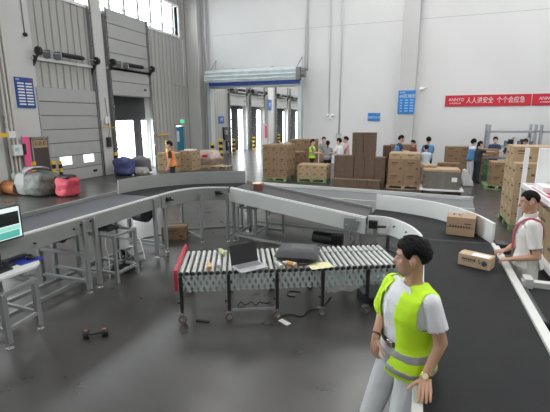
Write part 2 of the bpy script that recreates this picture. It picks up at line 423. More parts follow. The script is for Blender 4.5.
b = MB(); b.b2((-6.42, 20.98, 4.42), (-6.2, 21.3, 5.05)); b.cyl((-6.2, 21.2, 4.7), (-5.95, 21.2, 4.7), .17); b.b2((-6.12, 21.1, 4.85), (-5.86, 21.35, 5.0)); B(b, 'motor', mat('motor_grey', (.22, .23, .23), .5, .3), bevel=.01)
for x, dz in ((-11.5, .75), (-10.4, .28), (-8.0, .3), (-6.35, .7)):
    b = MB(); b.bar((x - .18, 21.3, 4.97), (x, 21.9, 4.97 + dz), .03); b.bar((x + .18, 21.3, 4.97), (x, 21.9, 4.97 + dz), .03); B(b, 'hanger_bracket', M_track)

# conduits on the back wall
def pipe(name, pts, r, m, label, cat='pipe'):
    b = MB(); b.tube(pts, r); o = b.build(name, m); return tag(origin_to(o, pts[0]), label, cat)
M_cond = mat('conduit_white', (.66, .67, .67), .45)
pipe('conduit', [(-4.26, YB - .045, 1.6), (-4.26, YB - .045, HC)], .035, M_cond, 'right-hand white conduit running up the back wall to a small box')
pipe('conduit', [(-4.84, YB - .045, 2.7), (-4.84, YB - .045, HC)], .022, M_cond, 'thin conduit running up the back wall above the emergency light')
pipe('conduit', [(-6.06, YB - .045, 5.0), (-6.06, YB - .045, HC)], .03, M_cond, 'long conduit rising from the canopy motor', )
pipe('conduit', [(-6.2, YB - .05, 5.0), (-6.2, YB - .05, 7.3), (-6.14, YB - .03, 7.45), (-6.14, YB - .03, HC)], .025, M_cond, 'second thinner conduit beside the canopy motor cable')
t = thing('emergency_light', 'white twin-headed emergency light on the back wall', 'light', (-4.75, YB - .02, 2.5))
b = MB(); b.b2((-.18, -.05, -.1), (.18, 0, .04)); b.build('housing', M_white, t)
for x in (-.13, .13):
    b = MB(); b.cyl((x, -.02, .04), (x, -.1, .12), .05, .065); b.build('lamp_head', M_white, t)
b = MB(); b.b2((-.15, -.06, -.15), (.15, 0, .15)); tag(b.build('junction_box', mat('box_grey', (.5, .52, .5), .5), bevel=.01), 'small grey junction box at the foot of the right conduit', 'box').location = (-4.27, YB - .01, 1.5)
t = thing('security_camera', 'small round white camera on an arm right of the pillar', 'camera', (-.2, YB, 3.8))
b = MB(); b.ell((.0, -.5, 0), (.1, .1, .1)); b.build('dome', M_white, t)
b = MB(); b.bar((0, -.45, .02), (.25, 0, .12), .04); b.build('arm', M_white, t)

# signs --------------------------------------------------------
RX = (PI / 2, 0, 0)
t = thing('wall_sign', 'tall blue notice board on the white back pillar', 'sign', (-.86, 21.48, 3.2))
b = MB(); b.box((0, 0, 0), (.80, .03, 1.12)); b.build('board', M_cyan, t)
text('lettering', '6S区域图', .19, M_paper, t, (-.34, -.018, .28), RX)
text('lettering', '安得智联', .07, M_paper, t, (-.34, -.018, .46), RX)
b = MB()
for i in range(5):
    for j in range(3): b.box((-.25 + .25 * j, -.018, .1 - .13 * i), (.16 if j else .1, .006, .045))
b.build('printed_rows', mat('sign_pale', (.45, .62, .85), .6), t)
t = thing('wall_sign', 'small blue sign with white characters, low on the back wall', 'sign', (-2.45, YB - .02, 2.5))
b = MB(); b.box((0, 0, 0), (.63, .03, .40)); b.build('board', M_cyan, t)
text('lettering', '包装作业区', .125, M_paper, t, (0, -.018, -.03), RX, 'CENTER')
text('lettering', 'ANNTO', .05, M_paper, t, (.18, -.018, .14), RX, 'CENTER')
t = thing('banner', 'long red banner with white slogan on the back wall', 'banner', (2.76, YB - .03, 3.24))
b = MB(); b.box((0, 0, 0), (3.66, .02, .52)); b.build('cloth', M_red, t)
text('lettering', 'ANNTO', .20, M_paper, t, (-1.68, -.015, .05), RX, sx=.95)
text('lettering', '安得智联科技', .085, M_paper, t, (-1.62, -.015, -.12), RX)
text('lettering', '人人讲安全  个个会应急', .31, M_paper, t, (-.90, -.015, 0), RX, sx=.76)
t = thing('banner', 'second red banner, cut off by the right edge of the view', 'banner', (6.44, YB - .03, 3.24))
b = MB(); b.box((0, 0, 0), (3.62, .02, .52)); b.build('cloth', M_red, t)
text('lettering', 'ANNTO', .20, M_paper, t, (-1.55, -.015, .05), RX, sx=.95)
text('lettering', '安得智联科技', .085, M_paper, t, (-1.5, -.015, -.12), RX)
# blue sign on the left column (faces -Y/+X)
RY = (PI / 2, 0, PI / 2)
t = thing('wall_sign', 'blue notice board with rows of white lines on the left column', 'sign', (XL + .08, 10.72, 3.35))
b = MB(); b.box((0, 0, 0), (.03, .70, 1.02)); b.build('board', mat('sign_deep_blue', (.015, .07, .30), .5), t)
b = MB()
for i in range(8):
    for j in range(2): b.box((.018, -.15 + .31 * j, .31 - .10 * i), (.006, .25, .05))
b.build('printed_rows', M_paper, t)
text('lettering', '安得', .07, M_paper, t, (.017, -.32, .43), RY)
b = MB(); b.box((.018, .24, .43), (.006, .12, .05)); b.build('red_mark', M_red, t)
t = thing('wall_sign', 'small blue square sign on the wall beyond the canopy post', 'sign', (XL + .02, 25.55, 2.35))
b = MB(); b.box((0, 0, 0), (.03, .75, .5)); b.build('board', M_blue, t)
text('lettering', '1号', .28, M_paper, t, (.02, 0, 0), RY, 'CENTER')
t = thing('wall_sign', 'small blue sign on the far pillar beyond the passage', 'sign', (XL + .32, 34.3, 3.6))
b = MB(); b.box((0, 0, 0), (.03, .9, .9)); b.build('board', M_blue, t)
text('lettering', '2号', .35, M_paper, t, (.02, 0, 0), RY, 'CENTER')
# notice board, pink banner, box sign and pipes by the left column
t = thing('notice_board', 'brown framed notice board standing against the left column', 'notice board', (XL + .16, 10.98, 0))
b = MB(); b.box((0, 0, 1.0), (.04, .62, 1.5)); b.build('panel', mat('board_brown', (.085, .06, .06), .5), t)
b = MB()
for y in (-.34, .34): b.box((0, y, .95), (.06, .06, 1.75))
b.box((0, 0, 1.8), (.06, .74, .06)); b.box((0, 0, .24), (.06, .74, .05)); b.build('frame', mat('board_frame', (.3, .29, .27), .5), t)
b = MB(); b.box((.024, 0, 1.58), (.006, .56, .28)); b.build('header_strip', mat('header_tan', (.42, .3, .18), .5), t)
text('lettering', '公告栏', .17, mat('letter_dark', (.06, .03, .02), .6), t, (.03, 0, 1.58), RY, 'CENTER')
t = thing('standing_banner', 'narrow pink vertical banner beside the brown notice board', 'banner', (XL + .2, 10.40, 0))
b = MB(); b.box((0, 0, 1.05), (.02, .26, 1.6)); b.build('cloth', M_pink, t)
b = MB(); b.cyl((0, -.15, 0), (0, -.15, 1.9), .012); b.box((0, 0, .02), (.25, .3, .04)); b.build('stand', M_track, t)
t = thing('meter_box', 'white box with dark stripe hung on the pipes at far left', 'box', (XL + .27, 9.98, 1.42))
b = MB(); b.box((0, 0, 0), (.12, .34, .36)); b.build('housing', M_white, t, bevel=.01)
b = MB(); b.box((.065, .22, .02), (.02, .12, .38)); b.build('dark_side', M_black, t)
b = MB(); b.box((.065, -.05, .03), (.01, .14, .12)); b.build('label_plate', mat('label_cyan', (.3, .55, .65), .5), t)
for i, y in enumerate((9.82, 9.97, 10.1)):
    b = MB(); b.cyl((XL + .15, y, 0), (XL + .15, y, HC), .04)
    for z in (2.1, 2.35, 2.6): b.cyl((XL + .15, y, z - .05 + .1 * i), (XL + .15, y, z + .05 + .1 * i), .06)
    tag(origin_to(b.build('fire_pipe', mat('pipe_cream', (.62, .60, .55), .45)), (XL + .15, y, 0)), ('leftmost', 'middle', 'rightmost')[i] + ' of three cream pipes beside the left column', 'pipe')
t = thing('exit_sign', 'green and white low exit sign on the wall at far left', 'sign', (XL + .24, 9.95, .55))
b = MB(); b.box((0, 0, 0), (.03, .55, .2)); b.build('face', mat('exit_white', (.7, .8, .74), .5), t)
b = MB(); b.box((.017, -.1, 0), (.006, .12, .15)); b.prism([(.02, 0), (.14, .07), (.14, .03), (.22, .03), (.22, -.03), (.14, -.03), (.14, -.07)], 'X', .016, .022); b.build('arrow', mat('exit_green2', (.02, .45, .18), .5), t)
t = thing('barrier_arm', 'short yellow and white barrier arm at the far left edge', 'barrier', (XL + .5, 9.3, 1.95))
b = MB(); b.box((0, .05, 0), (.06, .4, .12)); b.build('arm', M_yellow, t)
b = MB(); b.box((0, .38, 0), (.1, .25, .22)); b.build('cap', M_white, t, bevel=.02)
b = MB(); b.b2((XL, 13.95, 3.0), (XL + .01, 13.96, 3.01))
t = thing('door_control_box', 'black and white door control box between the two left dock doors', 'control box', (XL + .14, 14.42, 1.45))
b = MB(); b.box((.05, 0, 0), (.1, .22, .42)); b.build('housing', M_black, t, bevel=.01)
b = MB(); b.box((.06, 0, .95), (.03, .26, .3)); b.build('paper_notice', M_paper, t)
b = MB(); b.tube([(.06, 0, .2), (.08, .05, .5), (.04, 0, 1.9)], .012); b.build('cable', M_black, t)
b = MB(); b.bar((.02, -.25, .6), (.9, .1, .6), .05); tag(b.build('stop_bar', M_yellow), 'yellow horizontal bar sticking out between the dock doors', 'bar').location = (XL + .1, 14.4, 1.48)
b = MB(); b.bar((.02, -.45, 0), (.02, .5, .02), .07); tag(b.build('stop_bar', M_yellow), 'yellow horizontal bar on the ribbed wall right of the open dock', 'bar').location = (XL + .05, 18.6, 1.6)
for i, (y, z, w, h) in enumerate(((26.3, 1.05, .5, .9), (26.55, .2, .35, .7), (26.0, 1.1, .1, .8))):
    b = MB(); b.box((.06, 0, 0), (.12, w, h)); b.box((.125, 0, h * .1), (.01, w * .6, h * .35), mi=1); tag(b.build('control_cabinet', [M_black, mat('cabinet_grey', (.3, .3, .3), .5)], bevel=.01), ('larger black control cabinet on the wall beyond the canopy post', 'smaller black cabinet under the larger one beyond the canopy', 'narrow black cabinet left of the larger one beyond the canopy')[i], 'cabinet').location = (XL, y - .2, z + .35)
# conduit pieces on ribbed wall under the window
pipe('conduit', [(XL + .04, 20.0, 4.35), (XL + .04, 21.0, 4.25), (XL + .04, 21.05, 6.8)], .03, M_cond, 'bent conduit on the ribbed wall below the window end')
pipe('conduit', [(XL + .04, 12.2, 3.75), (XL + .04, 12.22, 3.76)], .001, M_cond, 'x') if False else None
pipe('cable', [(XL + .08, 11.0, HC), (XL + .08, 11.0, 5.35)], .012, M_seam, 'thin dark cable hanging down the left column', 'cable')
b = MB(); b.ell((0, 0, 0), (.06, .09, .07)); tag(b.build('camera_pod', M_black), 'small black pod on the end of the column cable', 'camera').location = (XL + .1, 11.0, 5.3)

# ---------------------------------------------------------------- conveyors
def catmull(pts, n=8):
    pts = [V(p) for p in pts]; out = []
    P = [pts[0] * 2 - pts[1]] + pts + [pts[-1] * 2 - pts[-2]]
    for i in range(1, len(P) - 2):
        for k in range(n):
            t = k / n; a, b_, c, d = P[i - 1], P[i], P[i + 1], P[i + 2]
            out.append(.5 * ((2 * b_) + (c - a) * t + (2 * a - 5 * b_ + 4 * c - d) * t * t + (3 * b_ - a - 3 * c + d) * t ** 3))
    out.append(pts[-1]); return out
def strip_wall(b, pts, z0, z1, th, side=1, mi=0):
    """vertical plate along a path; z0/z1 relative to the path height; thickness to one side"""
    pts = [V(p) for p in pts]; n = len(pts); vs = []
    for i, p in enumerate(pts):
        t = (pts[min(i + 1, n - 1)] - pts[max(i - 1, 0)]); t.z = 0; t.normalize(); nn = V((-t.y, t.x, 0)) * side * th
        vs += [p + V((0, 0, z0)), p + V((0, 0, z1)), p + nn + V((0, 0, z1)), p + nn + V((0, 0, z0))]
    fs = [(0, 1, 2, 3), (4 * n - 1, 4 * n - 2, 4 * n - 3, 4 * n - 4)]
    for i in range(n - 1):
        for k in range(4): fs.append((4 * i + k, 4 * i + (k + 1) % 4, 4 * i + 4 + (k + 1) % 4, 4 * i + 4 + k))
    b.add(vs, fs, mi); return b
def belt_between(b, A, Bp, dz=0, th=.05, mi=0):
    n = len(A); vs = []
    for p, q in zip(A, Bp): vs += [V(p) + V((0, 0, dz)), V(q) + V((0, 0, dz)), V(q) + V((0, 0, dz - th)), V(p) + V((0, 0, dz - th))]
    fs = [(0, 1, 2, 3), (4 * n - 1, 4 * n - 2, 4 * n - 3, 4 * n - 4)]
    for i in range(n - 1):
        for k in range(4): fs.append((4 * i + k, 4 * i + (k + 1) % 4, 4 * i + 4 + (k + 1) % 4, 4 * i + 4 + k))
    b.add(vs, fs, mi); return b
def legs(par, pos, ztop, off, w=.06, foot=True, m=M_leg):
    for (x, y) in pos:
        b = MB(); b.b2((x - w / 2, y - w / 2, .07), (x + w / 2, y + w / 2, ztop)); l = b.build('leg', m, par, bevel=.004); l.location = off
        if foot:
            b = MB(); b.cyl((x, y, 0), (x, y, .015), .04); b.cyl((x, y, .012), (x, y, .08), .012); f = b.build('levelling_foot', M_chrome, l)
def bars(par, name, segs, off, w=.045, m=M_leg):
    if name in ('cross_brace', 'floor_rail', 'shelf_bracket'):
        for p, q in segs:
            b = MB(); b.bar(p, q, w); b.build(name, m, par, bevel=.003).location = off
        return
    b = MB()
    for p, q in segs: b.bar(p, q, w)
    o = b.build(name, m, par, bevel=.003); o.location = off; return o

ZL = 1.10
def conv(name, label, loc, group=None): 
    t = thing(name, label, 'conveyor', loc); return t, -V(loc)
# left straight
t, off = conv('belt_conveyor', 'long straight grey belt conveyor running away on the left', (-4.85, 3.5, 0))
A = [(-4.40, .8, ZL), (-4.36, 5.95, ZL)]; C_ = [(-5.28, .8, ZL), (-5.28, 5.95, ZL)]
b = MB(); belt_between(b, A, C_, -.02, .08); b.build('belt', M_beltg, t).location = off
b = MB(); strip_wall(b, A, -.20, .0, .03, -1); b.build('side_plate', M_plate, t).location = off
b = MB(); strip_wall(b, A, .0, .018, .05, 1); b.build('edge_trim', M_edge, t).location = off
b = MB(); strip_wall(b, C_, -.2, .035, .05, 1); b.build('far_side_plate', mat('far_plate', (.26, .27, .26), .4, .3), t).location = off
legs(t, [(-4.33, 4.16), (-4.33, 4.36), (-5.22, 4.16), (-5.22, 4.40), (-4.33, 2.2), (-5.22, 2.2), (-4.33, 5.75), (-5.22, 5.75)], ZL - .02, off)
bars(t, 'cross_brace', [((-4.33, 4.16, .58), (-5.22, 4.16, .58)), ((-4.33, 4.36, .22), (-5.22, 4.40, .22)), ((-4.33, 4.16, .18), (-5.22, 4.16, .18)), ((-4.33, 2.2, .5), (-5.22, 2.2, .5)), ((-4.33, 5.75, .3), (-5.22, 5.75, .3))], off)
bars(t, 'floor_rail', [((-4.95, 2.2, .12), (-4.95, 5.75, .12)), ((-4.62, 2.6, .10), (-4.62, 5.75, .10))], off, .05)
b = MB(); b.box((-4.75, 4.05, .86), (.4, .28, .1)); b.cyl((-4.95, 4.05, .82), (-4.6, 4.05, .82), .06); b.build('drive_motor', M_black, t).location = off
b = MB()
for (y, z) in ((4.0, 1.0), (4.12, 1.03), (4.3, 1.04), (4.2, .98), (2.9, .97), (3.4, .98)): b.cyl((-4.34, y, z), (-4.31, y, z), .012, n=8)
b.build('bolt', M_darkmetal, t).location = off
# left curve
t, off = conv('curved_conveyor', 'left curved conveyor with tall grey outer guard', (-4.4, 6.9, 0))
inn = catmull([(-4.36, 5.98, ZL), (-4.33, 6.35, ZL), (-4.22, 6.68, ZL), (-3.99, 6.95, ZL), (-3.55, 7.10, ZL)], 6)
out = catmull([(-5.26, 5.98, ZL), (-5.16, 6.5, ZL), (-4.92, 6.98, ZL), (-4.50, 7.42, ZL), (-3.55, 7.93, ZL)], 6)
b = MB(); belt_between(b, inn, out, -.02, .08); b.build('belt', M_belt, t).location = off
b = MB(); strip_wall(b, inn, -.24, 0, .03, -1); b.build('inner_plate', M_plate, t).location = off
b = MB(); strip_wall(b, inn, 0, .018, .045, 1); b.build('edge_trim', M_edge, t).location = off
b = MB(); strip_wall(b, out, -.12, .235, .03, 1); b.build('outer_guard', mat('outer_guard_grey', (.33, .345, .33), .45, .1), t).location = off
legs(t, [(-4.36, 6.08), (-4.03, 6.82), (-3.56, 7.04), (-5.2, 6.1), (-4.7, 7.16), (-3.62, 7.86)], ZL - .1, off, .055)
bars(t, 'floor_rail', [((-4.36, 6.05, .12), (-5.2, 6.1, .12)), ((-5.2, 6.1, .12), (-4.7, 7.16, .12)), ((-4.7, 7.16, .12), (-3.62, 7.86, .12)), ((-4.03, 6.82, .12), (-4.7, 7.16, .12)), ((-3.56, 7.04, .12), (-3.62, 7.86, .12))], off)
for i in (3, 21):
    b = MB(); p = inn[i]; b.box((p.x + .05, p.y - .03, ZL - .09), (.10, .05, .07), rz=.6); b.cyl((p.x + .06, p.y - .08, ZL - .09), (p.x + .06, p.y, ZL - .09), .035); b.bar((p.x - .04, p.y - .03, ZL - .07), (p.x + .14, p.y - .0, ZL - .11), .025)
    b.build('joint_bracket', M_black, t).location = off
# middle descending
t, off = conv('belt_conveyor', 'sloping middle belt conveyor linking the two curved conveyors', (-2.1, 7.0, 0))
A = [(-3.52, 7.12, ZL), (-.77, 6.46, .86)]; C_ = [(-3.52, 7.93, ZL), (-.77, 7.22, .86)]
b = MB(); belt_between(b, A, C_, -.02, .08); b.build('belt', mat('dark_grey_belt', (.055, .055, .055), .5, var=.1, vs=4), t).location = off
b = MB(); strip_wall(b, A, -.26, 0, .03, -1); b.build('side_plate', mat('pale_plate', (.60, .62, .60), .42, .1), t).location = off
b = MB(); strip_wall(b, A, 0, .018, .045, 1); b.build('edge_trim', M_edge, t).location = off
b = MB(); strip_wall(b, C_, -.2, .03, .045, 1); b.build('far_side_plate', M_plate, t).location = off
legs(t, [(-3.46, 7.12), (-3.46, 7.85), (-2.62, 7.75)], .98, off, .055)
legs(t, [(-1.08, 6.56), (-.9, 6.50), (-1.0, 7.2)], .8, off, .07)
bars(t, 'floor_rail', [((-3.46, 7.12, .12), (-3.46, 7.85, .12)), ((-1.08, 6.56, .3), (-1.0, 7.2, .3)), ((-1.08, 6.56, .14), (-3.46, 7.12, .14)), ((-2.62, 7.75, .14), (-3.46, 7.85, .14))], off)
b = MB(); b.box((-.98, 6.5, .74), (.3, .08, .2)); b.cyl((-1.08, 6.4, .7), (-1.08, 6.5, .7), .04); b.cyl((-.9, 6.4, .78), (-.9, 6.5, .78), .04); b.build('end_bracket', M_leg, t, bevel=.01).location = off
b = MB(); b.cyl((-1.75, 6.95, .32), (-1.35, 6.88, .32), .11, n=16); b.box((-1.3, 6.87, .32), (.18, .2, .2)); b.build('drive_motor', M_black, t).location = off
# box stands under the conveyors
def stand(x0, x1, y0, y1, z, label, motor=True):
    c = ((x0 + x1) / 2, (y0 + y1) / 2, 0); t = thing('steel_stand', label, 'stand', c); off = -V(c)
    for x in (x0, x1):
        for y in (y0, y1):
            b = MB(); b.b2((x - .022, y - .022, .04), (x + .022, y + .022, z)); l = b.build('leg', M_leg, t); l.location = off
            b = MB(); b.cyl((x, y, 0), (x, y, .05), .025); b.build('foot', M_chrome, l)
    for zz, nm in ((z - .02, 'top_frame'), (.2, 'lower_frame')):
        bars(t, nm, [((x0, y0, zz), (x1, y0, zz)), ((x1, y0, zz), (x1, y1, zz)), ((x1, y1, zz), (x0, y1, zz)), ((x0, y1, zz), (x0, y0, zz))], off, .04)
    if motor:
        b = MB(); b.box((c[0], c[1], z + .03), (.34, .22, .06)); b.cyl((c[0] - .1, c[1] - .05, z + .08), (c[0] + .1, c[1] - .05, z + .08), .04); b.build('control_unit', M_black, t, bevel=.01).location = off
        b = MB(); b.tube([(c[0], c[1], z), (c[0] + .05, c[1] - .08, z * .7), (c[0] + .02, c[1], z * .4), (c[0] + .1, c[1] - .1, .03)], .008); b.build('cable', M_white, t).location = off
stand(-4.85, -4.13, 4.50, 4.95, .79, 'low steel frame stand under the left straight conveyor')
stand(-3.36, -2.98, 7.10, 7.72, .74, 'low steel frame stand under the middle conveyor left end')
b = MB(); b.tube([(-3.35, 5.2, .25), (-3.1, 5.4, .2)], .01)
# black hose bundle beneath
t = thing('cable_bundle', 'heap of black cables lying beneath the left conveyor frames', 'cables', (-4.55, 5.15, 0))
for k in range(5):
    pts = [(.28 * math.cos(a * .9 + k) * (1 - .08 * k), .22 * math.sin(a * .9 + k * .7), .04 + .05 * k + .03 * math.sin(a * 2)) for a in range(0, 8)]
    b = MB(); b.tube(catmull(pts, 5), .022); b.build('cable', M_black, t)
t = thing('wheel_motor', 'black round motor hanging under the left conveyor before the curve', 'motor', (-4.6, 5.75, .72))
b = MB(); b.cyl((-.06, -.05, .1), (.18, -.1, .1), .14, n=20); b.build('drum', M_black, t)
b = MB(); b.box((-.2, -.03, .03), (.2, .1, .1)); b.box((-.12, -.1, .1), (.08, .04, .08)); b.build('bracket', M_white, t)
b = MB(); b.tube(catmull([(-.1, -.12, .08), (-.12, -.14, -.15), (0, -.1, -.4), (.15, -.2, -.7)], 5), .008); b.build('cable', M_white, t)

# right curve
ZR = .86
t, off = conv('curved_conveyor', 'right curved conveyor with tall white outer guard', (0, 6.5, 0))
inn = catmull([(-.75, 6.63, ZR), (-.40, 6.58, ZR), (-.10, 6.22, ZR), (.06, 5.82, ZR), (.10, 5.62, ZR)], 6)
out = catmull([(-.70, 7.28, ZR), (-.28, 7.17, ZR), (.32, 6.84, ZR), (.74, 6.27, ZR), (.94, 5.70, ZR)], 6)
b = MB(); belt_between(b, inn, out, -.02, .08); b.build('belt', M_belt, t).location = off
b = MB(); strip_wall(b, inn, -.27, .015, .035, -1); b.build('inner_plate', M_whiteplate, t).location = off
b = MB(); strip_wall(b, out, -.25, .25, .035, 1); b.build('outer_guard', M_whiteplate, t).location = off
legs(t, [(-.62, 6.58), (.0, 5.9), (.5, 6.5), (-.45, 7.1), (.88, 5.78)], ZR - .1, off)
bars(t, 'floor_rail', [((-.62, 6.58, .15), (.0, 5.9, .15)), ((-.62, 6.58, .15), (-.45, 7.1, .15)), ((-.45, 7.1, .15), (.5, 6.5, .15))], off)
b = MB(); b.box((-.66, 6.56, .74), (.14, .07, .13)); b.cyl((-.6, 6.5, .72), (-.45, 6.47, .74), .02); b.build('joint_bracket', M_black, t, bevel=.01).location = off
b = MB()
for p in (inn[8], inn[12], inn[16]): b.cyl((p.x - .02, p.y - .02, ZR - .1), (p.x - .045, p.y - .05, ZR - .1), .013, n=8)
b.build('bolt', M_darkmetal, t).location = off
# right wide straight belt
t, off = conv('belt_conveyor', 'wide black belt conveyor in the right foreground', (.5, 3.0, 0))
A = [(.10, -.2, ZR), (.12, 5.56, ZR)]; C_ = [(.93, -.2, ZR), (.93, 5.64, ZR)]
b = MB(); belt_between(b, A, C_, -.015, .1); b.build('belt', M_belt, t).location = off
b = MB(); strip_wall(b, C_, -.2, .01, .075, -1); b.build('right_rim', mat('rim_pale', (.66, .67, .64), .4, .15), t, bevel=.006).location = off
b = MB(); strip_wall(b, A, -.22, .012, .06, 1); b.build('left_rim', mat('rim_pale', (0, 0, 0)), t, bevel=.006).location = off
b = MB(); b.cyl((.12, 5.585, ZR - .04), (.99, 5.66, ZR - .04), .035, n=16); b.build('end_roller', M_black, t).location = off
b = MB(); b.box((1.04, 5.62, ZR - .02), (.14, .2, .1)); b.cyl((1.02, 5.58, ZR - .06), (1.14, 5.6, ZR - .06), .06); b.build('end_bracket', M_black, t, bevel=.01).location = off
legs(t, [(.06, .6), (.06, 2.0), (.06, 3.6), (.06, 5.3), (.98, .6), (.98, 2.0), (.98, 3.6), (.98, 5.3)], ZR - .12, off)
bars(t, 'cross_brace', [((.06, y, .3), (.98, y, .3)) for y in (.6, 2.0, 3.6, 5.3)] + [((.06, .6, .12), (.06, 5.3, .12))], off)
b = MB(); b.box((.045, 2.35, .78), (.03, .05, .14)); b.build('silver_clip', M_chrome, t, bevel=.004).location = off
# side conveyor at right
t, off = conv('belt_conveyor', 'short side belt conveyor joining the wide belt at right', (1.9, 4.1, 0))
b = MB(); b.b2((1.06, 3.62, .72), (3.2, 4.42, .78)); b.build('belt', M_belt, t).location = off
b = MB(); b.b2((1.05, 4.42, .64), (3.2, 4.50, .84)); b.build('far_side_plate', mat('rim_pale', (0, 0, 0)), t, bevel=.006).location = off
b = MB(); b.b2((1.16, 3.52, .64), (3.2, 3.62, .84)); b.build('near_side_plate', mat('rim_pale', (0, 0, 0)), t, bevel=.006).location = off
b = MB(); b.cyl((1.06, 3.64, .755), (1.06, 4.4, .755), .04, n=16); b.build('end_roller', mat('roller_dark', (.10, .10, .105), .35, .4), t).location = off
for q in (((1.06, 4.38, .70), (1.14, 4.52, .88)), ((1.14, 3.50, .68), (1.26, 3.64, .86))):
    b = MB(); b.b2(*q); b.build('end_bracket', M_edge, t, bevel=.008).location = off
legs(t, [(1.3, 3.58), (1.3, 4.46), (3.0, 3.58), (3.0, 4.46)], .66, off)
# conveyor behind
t, off = conv('belt_conveyor', 'grey belt conveyor running across behind the middle one', (-1.4, 8.5, 0))
ZB = .84
A = [(-4.3, 8.3, ZB), (.98, 7.9, ZB)]; C_ = [(-3.9, 9.3, ZB), (1.05, 8.85, ZB)]
b = MB(); belt_between(b, A, C_, -.03, .08); b.build('belt', mat('mid_grey_belt', (.13, .135, .14), .45), t).location = off
b = MB(); strip_wall(b, A, -.22, .0, .04, -1); b.build('near_side_plate', mat('pale_plate', (0, 0, 0)), t).location = off
b = MB(); strip_wall(b, C_, -.2, .04, .05, 1); b.build('far_side_plate', mat('rim_pale', (0, 0, 0)), t).location = off
legs(t, [(-3.6, 8.27), (-1.2, 8.1), (.9, 7.92), (-3.5, 9.2), (-1.2, 9.0), (.95, 8.82)], ZB - .1, off)
bars(t, 'floor_rail', [((-3.6, 8.27, .14), (.9, 7.92, .14)), ((-3.5, 9.2, .14), (.95, 8.82, .14))], off)

# ---------------------------------------------------------------- expandable roller conveyor
uu = V((.905, .425, 0)).normalized(); vv = V((-uu.y, uu.x, 0)); RZ = math.atan2(uu.y, uu.x)
t = thing('roller_conveyor', 'expandable steel roller conveyor on casters in the middle', 'roller conveyor', (-2.64, 3.87, 0), RZ)
Lr, Wr, Zr = 2.78, .86, .645
NR = 38
for i in range(NR):
    x = .03 + (Lr - .06) * i / (NR - 1)
    b = MB(); b.cyl((x, .03, Zr - .025), (x, Wr - .03, Zr - .025), .0245, n=12); o = b.build('roller', M_roller, t)
    for y in (0, Wr):
        b = MB(); b.ell((x, y, Zr - .02), (.028, .016, .028), nu=10, nv=6); b.build('roller_end_cap', M_black, o)
for s, y in (('near', -.0), ('far', Wr)):
    b = MB(); n = NR
    for i in range(NR - 1):
        x = .03 + (Lr - .06) * i / (NR - 1); dx = (Lr - .06) / (NR - 1)
        y1 = y - .012; y2 = y + .006
        b.bar((x, y1, Zr - .04), (x + dx * 1.5, y1, Zr - .25), .005, .030); b.bar((x + dx * 1.5, y2, Zr - .04), (x, y2, Zr - .25), .005, .030)
    b.build('scissor_lattice', M_lattice, t)
b = MB()
for i in range(NR - 1):
    x = .03 + (Lr - .06) * (i + .5) / (NR - 1)
    if i > 17: b.box((x, Wr * .68, Zr - .012), (.075, .035, .022))
b.build('middle_support_strip', M_track, t)
legx = [.03, .60, 1.19, 1.76, 2.33]
for x in legx:
    for y in (.0, Wr):
        b = MB(); b.b2((x - .02, y - .045, .14), (x + .02, y - .005, Zr - .03)); l = b.build('leg', M_black, t, bevel=.003)
        b = MB(); b.cyl((x - .012, y - .06, .055), (x + .012, y - .06, .055), .055, n=20) if False else b.cyl((x, y - .04, .055), (x, y - .01, .055), .055, n=20); w = b.build('caster_wheel', mat('caster_rubber', (.16, .12, .11), .5), l)
        b = MB(); b.cyl((x, y - .044, .055), (x, y - .006, .055), .030, n=16); b.build('wheel_hub', M_chrome, w)
        b = MB(); b.b2((x - .022, y - .05, .115), (x + .022, y, .145)); b.bar((x, y - .048, .055), (x, y - .048, .13), .03, .004); b.bar((x, y - .002, .055), (x, y - .002, .13), .03, .004); b.bar((x - .07, y - .03, .125), (x - .01, y - .03, .115), .03, .01); b.build('caster_fork', M_chrome, l)
        b = MB(); b.cyl((x - .02, y - .025, .27), (x - .05, y - .025, .27), .013); b.build('height_knob', M_black, l)
    b = MB(); b.bar((x, 0, Zr - .3), (x, Wr, Zr - .3), .025); b.build('cross_tube', M_black, t)
b = MB(); b.bar((.62, .0, .135), (1.17, .0, .135), .035, .02); b.build('foot_rail', M_leg, t)
b = MB(); b.bar((-.02, -.07, Zr + .035), (-.02, Wr + .09, Zr + .035), .042); b.bar((-.02, -.06, Zr - .20), (-.02, -.06, Zr + .03), .038); b.bar((-.02, Wr + .07, Zr - .20), (-.02, Wr + .07, Zr + .03), .038)
b.build('red_end_frame', M_redmetal, t, bevel=.008)
def on_rollers(x, y, z=0): p = V((-2.64, 3.87, 0)) + uu * x + vv * y; p.z = Zr + z; return p
# laptop
t = thing('laptop', 'open silver laptop with black screen on the rollers', 'laptop', on_rollers(.865, .09, .001), RZ + R(27))
b = MB(); b.b2((-.19, -.13, 0), (.19, .13, .018)); b.build('base', mat('laptop_silver', (.6, .61, .62), .35, .5), t, bevel=.004)
b = MB(); b.b2((-.165, -.02, .018), (.165, .11, .0205)); b.build('keyboard', mat('key_grey', (.22, .22, .23), .5), t)
b = MB(); b.b2((-.05, -.115, .018), (.05, -.04, .0195)); b.build('touchpad', mat('pad_grey', (.45, .45, .46), .3), t)
sr = Matrix.Rotation(R(-14), 3, 'X')
b = MB(); b.box(V((0, .13, .018)) + sr @ V((0, 0, .125)), (.38, .012, .25), rot=sr); s = b.build('screen', M_black, t, bevel=.003)
